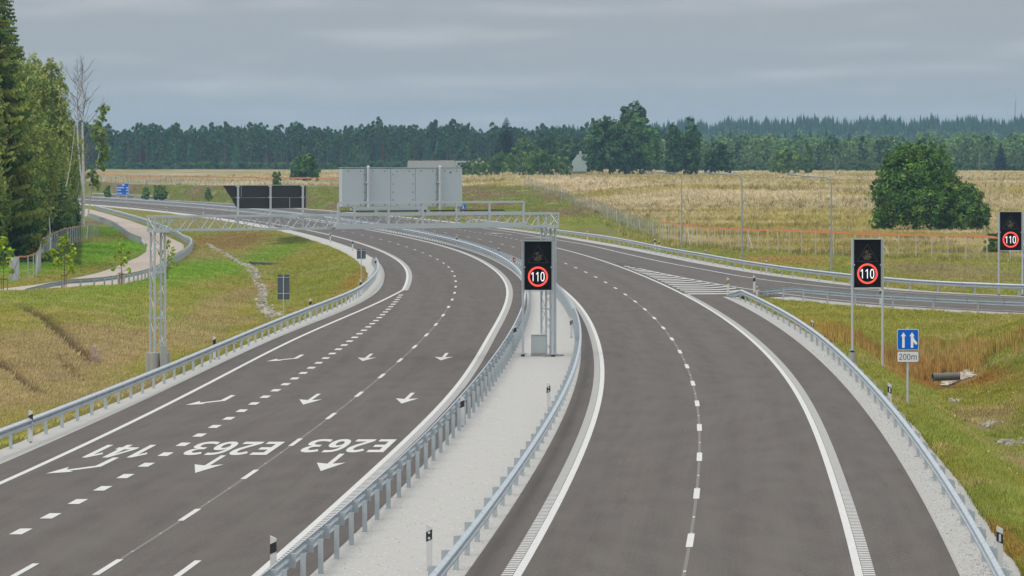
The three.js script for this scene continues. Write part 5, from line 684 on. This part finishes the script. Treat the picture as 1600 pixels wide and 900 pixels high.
  { const d = 1018, k = d / F, x = px2x(900.5, d), g0 = ground(x, d), t = thing('farmhouse', 'small farmhouse with steep grey-green roof and white chimney among the trees', 'house', [x, g0, -d], 0), y = (py) => H - (py - HZ) * k - g0, ry = y(241), ey = y(268), hw = 17 * k, rf = mat(col(150, 166, 160), 0.9); part('wall', box(hw * 1.7, ey + 0.6, 6, 0.3, ey / 2 - 0.3, -3.4), mat(col(212, 210, 198), 0.9), t); const R = part('roof', merge([sheet([[[0.4, ry, 3.4], [hw, ry, 3.4]], [[-hw, ey, 0], [hw, ey, 0]]]), sheet([[[0.4, ry, 3.4], [hw, ry, 3.4]], [[-hw, ey, 6.8], [hw, ey, 6.8]]]), sheet([[[0.4, ry, 3.4], [0.4, ry, 3.4]], [[-hw, ey, 0], [-hw, ey, 6.8]]])]), rf, t); part('chimney', box(0.7, 1.2, 0.7, 1.2, ry + 0.3, -3.4), mat(col(216, 214, 206), 0.9), R); for (const wx of [-1.6, 0.4, 1.9]) { const w = part('window', box(0.7, 0.9, 0.06, wx, ey - 1.0, -0.4), mat(col(70, 80, 86), 0.3), t); part('frame', merge([box(0.8, 0.07, 0.08, wx, ey - 0.53, -0.39), box(0.8, 0.07, 0.08, wx, ey - 1.47, -0.39), box(0.06, 0.9, 0.08, wx, ey - 1, -0.39)]), white, w); } part('door', box(0.8, 1.5, 0.06, -0.6, ey - 1.25, -0.4), mat(col(150, 110, 70), 0.8), t); }
  // poles and mast
  for (const [px, d, pt, l] of [[1306, 1000, 241, 'weathered wooden pole standing in the field behind the curved lamp post'], [1530.5, 1150, 229, 'thin wooden pole at the forest edge right of the big field tree']]) { const x = px2x(px, d), g0 = ground(x, d), t = thing('utility_pole', l, 'pole', [x, g0, -d]), h = H - (pt - HZ) * d / F - g0; part('pole', cyl(0.13, h + 0.5, 0, -0.5, 0, 8), bark(150, 138, 122), t); part('cross_arm', box(1.2, 0.12, 0.12, 0, h - 0.5, 0.12), bark(150, 138, 122), t); }
  { const d = 4200, x = px2x(1586.5, d), g0 = ground(x, d), h = H - (157 - HZ) * d / F - g0, t = thing('radio_mast', 'faint thin radio mast on the far ridge at the right', 'mast', [x, g0, -d]); for (const [a, b] of [[-0.5, -0.3], [0.5, -0.3], [0, 0.55]]) part('leg', cyl(0.2, h, a, 0, b, 5), steelDark, t); const w = []; for (let i = 0; i < 40; i++) w.push(bar([-0.5, h * i / 40, -0.3], [0.5, h * (i + 1) / 40, -0.3], 0.09, 4), bar([0.5, h * i / 40, -0.3], [0, h * (i + 1) / 40, 0.55], 0.09, 4)); part('lattice', merge(w), steelDark, t); part('antenna', merge([cyl(0.12, 8, 0, h, 0, 6), box(1.5, 2.2, 1.2, 0, h - 4, 0)]), steelDark, t); }
  // saplings on the bank of the cutting
  const sap = (() => { const L = new Leaves(180); lobes(L, [[0, 1.6, 0, 0.8, 1.1], [0.1, 2.7, 0, 0.6, 0.9], [-0.2, 0.9, 0, 0.8, 0.7]], 900, 0.22, gr([116, 140, 74], [100, 126, 66], [134, 152, 82])); return { trunk: limb([[0, -0.3, 0], [0, 1.5, 0], [0, 3.2, 0]], 0.06, 0.02), crown: L.geo(), m: barkGrey }; })();
  [[228, 800, 1.0], [246, 790, 1.15], [255, 792, 1.1], [325, 770, 0.9], [432, 742, 1.25], [168, 850, 1.0]].forEach(([px, d, s], i) => grow('sapling', ['sapling on the cutting bank right of the blue direction board', 'left sapling of the close pair on the cutting bank', 'right sapling of the close pair on the cutting bank', 'lone sapling left of the dark slanted board', 'sapling between the dark slanted board and the grey cabinet', 'sapling near the left wood at the foot of the cutting bank'][i], 'young tree', sap, px2x(px, d), d, { s, turn: i, group: 'saplings on the bank of the cutting' }));
}
{ // forests beyond the fields: the front trees one by one, the mass behind as one
  const tiers = (seed, h, rad, cols, m = barkDark) => { const L = new Leaves(seed), R = L.r, q = 9; for (let i = 0; i < q; i++) { const y = h * (0.08 + 0.8 * i / q), top = y + h * 0.24, rr = rad * (1 - i / (q + 0.6)) ** 0.85, c = cols[Math.floor(R() * cols.length)], n = 8; let pr = null, first = null; for (let j = 0; j <= n; j++) { const a = j / n * 6.283, r2 = rr * (0.65 + 0.5 * R()), v = j === n ? first : [Math.cos(a) * r2, y - h * 0.05 * R(), Math.sin(a) * r2]; if (!j) first = v; else L.tri(pr, [0, Math.min(top, h), 0], v, c, 0.8 + 0.4 * R()); pr = v; } } return { trunk: limb([[0, -0.4, 0], [0, h * 0.4, 0], [0, h * 0.8, 0]], 0.2, 0.04, 5), crown: L.geo(), m }; };
  const Fp = [0, 1, 2].map((i) => pine(200 + i, { h: 17, r: 2.6, n: 420, s: 0.62, cols: farPine })), Fs = [0, 1].map((i) => tiers(210 + i, 16 + i * 1.2, 3.4, farDark)), Fb = [0, 1, 2].map((i) => broadleaf(220 + i, { h: 15, r: 3.2, low: 0.3, n: 520, s: 0.62, cols: i === 1 ? farMid : gr([62, 90, 62], [72, 100, 66], [54, 80, 58]), m: barkGrey, tr: 0.2, limbs: 10 }));
  const Fg = [0, 1, 2].map((i) => broadleaf(230 + i, { h: 12.5, r: 3.6, low: 0.12, n: 620, s: 0.6, cols: i === 1 ? gr([140, 162, 116], [126, 150, 108], [152, 168, 118]) : gr([112, 140, 106], [126, 150, 112], [102, 130, 100], [138, 156, 114]), m: barkGrey, tr: 0.18, limbs: 11, round: true }));
  const R0 = rng(900), GA = 'front trees of the dark forest beyond the cutting', GB = 'front trees of the green forest beyond the hay field';
  for (let i = 0; i < 118; i++) { const px = 96 + i * 6.9 + (R0() - 0.5) * 6, d = 1490 + (R0() - 0.5) * 50, q = R0(), T = q < 0.5 ? Fp[i % 3] : q < 0.68 ? Fs[i % 2] : Fb[i % 3], l = q < 0.5 ? ['pine_tree', 'slim pine with bare reddish trunk in the front of the dark forest'] : q < 0.68 ? ['spruce_tree', 'dark pointed spruce in the front of the dark forest'] : ['birch_tree', 'pale-stemmed birch in the front of the dark forest']; grow(l[0], l[1] + ' beyond the cutting', 'tree', T, px2x(px, d), d, { s: (0.56 + R0() * 0.36) * (1 + 0.12 * n2(px * 0.012, 3)), turn: R0() * 6, sy: 0.9 + R0() * 0.2, group: GA }); }
  for (let i = 0; i < 72; i++) { const px = 1032 + i * 8.2 + (R0() - 0.5) * 8, d = 1330 + (R0() - 0.5) * 60, q = R0(), T = q < 0.75 ? Fg[i % 3] : Fb[i % 3], l = q < 0.75 ? ['broadleaf_tree', 'rounded green tree in the front of the mixed forest beyond the hay field'] : ['birch_tree', 'slim birch in the front of the mixed forest beyond the hay field']; grow(l[0], l[1], 'tree', T, px2x(px, d), d, { s: 0.66 + R0() * 0.26, turn: R0() * 6, sy: 0.9 + R0() * 0.2, group: GB }); }
  function mass(name, label, T, place, n, seed) { const Rm = rng(seed), g = merge([T.crown, (() => { const k = T.trunk.clone(); const c = new Float32Array(k.attributes.position.count * 3), b = T.m.color; for (let i = 0; i < c.length; i += 3) { c[i] = b.r; c[i + 1] = b.g; c[i + 2] = b.b; } k.setAttribute('color', new THREE.BufferAttribute(c, 3)); k.deleteAttribute('uv'); return k; })()]), m = new THREE.InstancedMesh(g, leafM, n), o = new THREE.Object3D(), c = new THREE.Color(); for (let i = 0; i < n; i++) { const [x, d, s] = place(Rm); o.position.set(x, ground(x, d) - 0.2, -d); o.rotation.y = Rm() * 6.28; o.scale.set(s, s * (0.9 + 0.25 * Rm()), s); o.updateMatrix(); m.setMatrixAt(i, o.matrix); const k = 0.8 + 0.4 * Rm(); m.setColorAt(i, c.setRGB(k, k, k)); } m.name = numbered(name); m.castShadow = m.receiveShadow = true; scene.add(m); tag(m, label, 'forest', null, 'stuff'); }
  const strip = (p0, p1, d0, d1, s0, s1) => (R) => { const d = d0 + (d1 - d0) * R(); const px = p0 + (p1 - p0) * R(); return [px2x(px, d), d, (s0 + (s1 - s0) * R()) * (1 + 0.13 * n2(px * 0.012, 3) + 0.07 * n2(px * 0.05, 8))]; };
  Fp.slice(0, 2).forEach((T, i) => mass('pine_forest', ['dark mass of pines behind the front trees beyond the cutting', 'more pines filling the dark forest beyond the cutting'][i], T, strip(-200, 1060, 1525, 1760, 0.72, 1.02), 1100, 501 + i));
  mass('spruce_forest', 'pointed spruces scattered through the dark forest beyond the cutting', Fs[0], strip(-200, 1100, 1520, 1800, 0.7, 1.08), 1100, 503);
  mass('mixed_forest', 'birches scattered through the dark forest beyond the cutting', Fb[0], strip(-200, 1060, 1510, 1640, 0.7, 1.0), 500, 504);
  Fg.slice(0, 2).forEach((T, i) => mass('broadleaf_forest', ['green leafy forest mass beyond the hay field', 'lighter green trees filling the forest beyond the hay field'][i], T, strip(1010, 1800, 1365, 1560, 0.72, 1.0), 700, 505 + i));
  mass('spruce_forest', 'dark spruces rising in the green forest beyond the hay field', Fs[1], strip(1040, 1330, 1480, 1580, 0.66, 0.9), 60, 508);
  mass('ridge_forest', 'blue hazy forest covering the far ridge on the right', Fs[0], strip(780, 1850, 2700, 3500, 0.8, 1.45), 6000, 509); mass('ridge_forest', 'leafy part of the hazy forest on the far ridge', Fg[0], strip(780, 1850, 2650, 3400, 0.8, 1.2), 2200, 510);
  mass('ridge_forest', 'hazy distant tree line seen over the dark forest on the left', Fs[1], strip(-200, 900, 2700, 3400, 0.9, 1.3), 3600, 511);
  const low = (() => { const L = new Leaves(240); lobes(L, [[0, 0.9, 0, 1.4, 1.0], [1.2, 0.6, 0, 1, 0.7]], 160, 0.5, gr([74, 104, 66], [88, 116, 72])); return { trunk: limb([[0, -0.2, 0], [0, 0.5, 0], [0, 1, 0]], 0.05, 0.02, 4), crown: L.geo(), m: barkDark }; })();
  mass('undergrowth', 'low green scrub along the foot of the dark forest', low, strip(90, 900, 1440, 1480, 0.8, 1.7), 420, 512); mass('undergrowth', 'low green scrub along the foot of the green forest', low, strip(1030, 1650, 1270, 1305, 0.7, 1.5), 200, 513);
}

// ---------------------------------------------------------------- grass
{
  const blade = (seed, n, h, w, lean) => { const R0 = rng(seed), p = [], nn = []; for (let i = 0; i < n; i++) { const a = R0() * 6.283, r = R0() * w, x = Math.cos(a) * r, z = Math.sin(a) * r, hh = h * (0.5 + 0.6 * R0()), b = R0() * 6.283, bw = 0.022 * (h / 0.3) ** 0.4 * (0.7 + 0.6 * R0()), lx = (R0() - 0.5) * lean * hh, lz = (R0() - 0.5) * lean * hh; p.push(x - Math.cos(b) * bw, -0.04, z - Math.sin(b) * bw, x + Math.cos(b) * bw, -0.04, z + Math.sin(b) * bw, x + lx, hh, z + lz); for (let k = 0; k < 3; k++) nn.push(-Math.sin(b) * 0.5, 0.8, Math.cos(b) * 0.5); } const g = new THREE.BufferGeometry(); g.setAttribute('position', new THREE.Float32BufferAttribute(p, 3)); g.setAttribute('normal', new THREE.Float32BufferAttribute(nn, 3)); return g; };
  const gm = new THREE.MeshPhysicalMaterial({ color: 0xffffff, roughness: 1, specularIntensity: 0.05, transmission: 0.3, thickness: 0, side: THREE.DoubleSide });
  const bareSpots = [[20.7, 169.6, 1.25, 4.2], [19.4, 164.6, 0.9, 2.2], [18.6, 155, 0.5, 3], [17.9, 141, 0.6, 3], [17.7, 134, 0.6, 3]];
  const offRoad = (x, d) => {
    for (const [a, b, p, q] of bareSpots) if (((x - a) / p) ** 2 + ((d - b) / q) ** 2 < 1) return false; if (x < EL(d) - 0.25) return d < 235 || d > 660 || x < -55 && d < 300 || sdPath(x, d) > 0.5; if (d < 236) return x > ER(d) + 0.05 && (d < 175 || sdRamp(x, d) > 0.1); return x > ER(d) - 4 && sdRamp(x, d) > 0.15; };
  function turf(name, label, geo, n, pick, seed, size, tint) {
    const R0 = rng(seed), M = [], Cc = [], o = new THREE.Object3D(), c = new THREE.Color(); let tries = 0;
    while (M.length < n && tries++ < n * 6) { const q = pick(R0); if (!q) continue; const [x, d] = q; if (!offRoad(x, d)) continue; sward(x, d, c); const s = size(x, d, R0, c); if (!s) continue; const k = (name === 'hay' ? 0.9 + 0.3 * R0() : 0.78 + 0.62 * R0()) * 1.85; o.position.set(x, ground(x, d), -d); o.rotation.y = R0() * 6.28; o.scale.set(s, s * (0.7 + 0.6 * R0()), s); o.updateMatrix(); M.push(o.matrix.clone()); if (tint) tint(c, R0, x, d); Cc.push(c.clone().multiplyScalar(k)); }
    const m = new THREE.InstancedMesh(geo, gm, M.length); M.forEach((v, i) => { m.setMatrixAt(i, v); m.setColorAt(i, Cc[i]); }); m.name = numbered(name); m.castShadow = m.receiveShadow = true; scene.add(m); tag(m, label, 'grass', null, 'stuff'); return m;
  }
  const zone = (d0, d1, pw = 1) => (R) => { const d = d0 + (d1 - d0) * R() ** pw, w = 0.15 * d; return [(R() * 2 - 1) * w, d]; };
  const left = (d0, d1) => (R) => { const d = d0 + (d1 - d0) * R(), a = -0.146 * d, b = EL(d); return b > a ? [a + (b - a) * R(), d] : null; }, right = (d0, d1) => (R) => { const d = d0 + (d1 - d0) * R(), b = 0.146 * d, a = ER(d); return b > a ? [a + (b - a) * R(), d] : null; };
  const short = blade(1, 9, 0.085, 0.2, 1.6), mid2 = blade(2, 10, 0.17, 0.22, 1.3), tall = blade(3, 10, 0.46, 0.34, 0.8), reed = blade(4, 9, 0.62, 0.25, 0.6);
  turf('grass', 'short mown grass on the bank left of the road', short, 60000, left(108, 260), 601, (x, d, R) => 0.7 + 0.7 * R() + 0.5 * S(0.1, 0.5, n2(x * 0.5, d * 0.3)));
  turf('grass', 'rough grass around the cycle path and the left ditch', mid2, 60000, left(240, 470), 602, (x, d, R) => 0.6 + 0.7 * R());
  turf('grass', 'rough grass on the slopes right of the road', mid2, 80000, right(76, 236), 603, (x, d, R) => (x - ER(d) < 0.5 ? 0.4 : 0.65) + 0.55 * R() * (0.6 + 0.8 * S(0, 0.5, n2(x * 0.4, d * 0.25))));
  turf('reeds', 'tall rusty brown reeds in the hollow behind the blue lane sign', reed, 6000, (R) => { const d = 165 + 30 * R(), x = 15.5 + 10 * R(); return [x, d]; }, 604, (x, d, R) => { const q = Math.hypot((x - 20) / 4.3, (d - 180) / 11.5) + 0.35 * n2(x * 0.35, d * 0.15); return q < 0.9 ? 0.45 + 0.6 * R() : 0; }, (c, R) => c.lerp(R() < 0.6 ? col(150, 112, 66) : col(146, 128, 70), 0.7));
  turf('grass', 'grass on the verge between the slip road and the wire fence', mid2, 26000, right(236, 400), 605, (x, d, R) => (x < fenceX(d) + 1 || d < 330 ? 0.7 + 0.6 * R() : 0.9 + R()));
  turf('weeds', 'tall weeds growing along the foot of the wire fence', tall, 9000, (R) => { const d = 312 + 390 * R() ** 1.4; return [fenceX(d) + (R() + R() - 1) * 2.6 + 0.6, d]; }, 606, (x, d, R) => 0.5 + 0.9 * R() * (0.6 + 0.7 * n2(x * 0.2, d * 0.06)), (c, R) => c.lerp(R() < 0.5 ? col(122, 128, 78) : col(168, 152, 100), 0.6));
  turf('hay', 'dry straw-coloured grass of the hay field', tall, 130000, (R) => { const d = 325 + 900 * R() ** 1.5, b = 0.15 * d, a = Math.max(-0.14 * d, fenceX(Math.min(d, 870))); return [a + (b - a) * R(), d]; }, 607, (x, d, R) => 0.55 + 0.6 * R() + 0.4 * S(0, 0.6, n2(x * 0.03, d * 0.05)), (c, R) => { if (R() < 0.03) c.lerp(col(110, 118, 70), 0.7); });
  turf('grass', 'grass on the banks of the cutting and the far verge', mid2, 40000, (R) => { const d = 480 + 400 * R(), a = R3(d) + 4, b = a + 95; return [a + (b - a) * R(), d]; }, 608, (x, d, R) => (x < fenceX(d) ? 0.8 + 0.8 * R() : 0));
  turf('weeds', 'scattered dark weed stalks and tussocks standing in the hay field', tall, 9000, (R) => { const d = 330 + 760 * R() ** 1.4, b = 0.15 * d, a = Math.max(-0.14 * d, fenceX(Math.min(d, 970))); return [a + (b - a) * R(), d]; }, 609, (x, d, R) => (fbm(x * 0.02 + 3, d * 0.035, 3) > 0.05 ? 0.9 + 1.1 * R() : 0), (c, R) => c.lerp(R() < 0.5 ? col(112, 116, 70) : col(140, 118, 78), 0.75).multiplyScalar(0.8));
  { const R0 = rng(620), g = new THREE.CircleGeometry(0.022, 6).rotateX(-1.1), l = []; while (l.length < 160) { const d = 84 + 80 * R0(), x = ER(d) + 1 + R0() * 5.5; if (n2(x * 0.7, d * 0.3) > 0.25) l.push([x, d]); } const m = new THREE.InstancedMesh(g, mat(col(236, 232, 214, 1.2), 0.9), l.length), o = new THREE.Object3D(); l.forEach(([x, d], i) => { o.position.set(x, ground(x, d) + 0.2 + 0.15 * R0(), -d); o.rotation.y = R0() * 6; const k = 0.6 + 0.8 * R0(); o.scale.set(k, k, k); o.updateMatrix(); m.setMatrixAt(i, o.matrix); }); m.name = 'wildflowers'; m.castShadow = m.receiveShadow = true; scene.add(m); tag(m, 'tiny white wildflowers in the grass beside the right guardrail', 'flowers', null, 'stuff'); }
  { const R0 = rng(630), l = [], n = 9000; while (l.length < n) { const d = 74 + 95 * R0() ** 2.2, k = R0() < 0.72, a = k ? L5(d) + 0.9 : Rasp(d) + 0.05, b = k ? Rasph(d) : rR(d) + 0.5; l.push([a + (b - a) * R0(), d]); } const m = new THREE.InstancedMesh(new THREE.IcosahedronGeometry(1, 0), stoneM, n), o = new THREE.Object3D(), c = new THREE.Color(), cc = [col(244, 242, 238), col(228, 226, 220), col(212, 210, 206), col(188, 186, 182)]; l.forEach(([x, d], i) => { const k = 0.007 + 0.011 * R0() ** 2; o.position.set(x, -0.022 - 0.01 * (R0()), -d); o.rotation.set(R0() * 3, R0() * 3, 0); o.scale.set(k * (1 + R0()), k, k * (1 + R0())); o.updateMatrix(); m.setMatrixAt(i, o.matrix); m.setColorAt(i, c.copy(cc[Math.floor(R0() * 4)])); }); m.name = 'gravel_stones'; m.castShadow = m.receiveShadow = true; scene.add(m); tag(m, 'loose pale stones lying on the gravel strips near the viewer', 'gravel', null, 'stuff'); }
}

renderer.render(scene, camera);
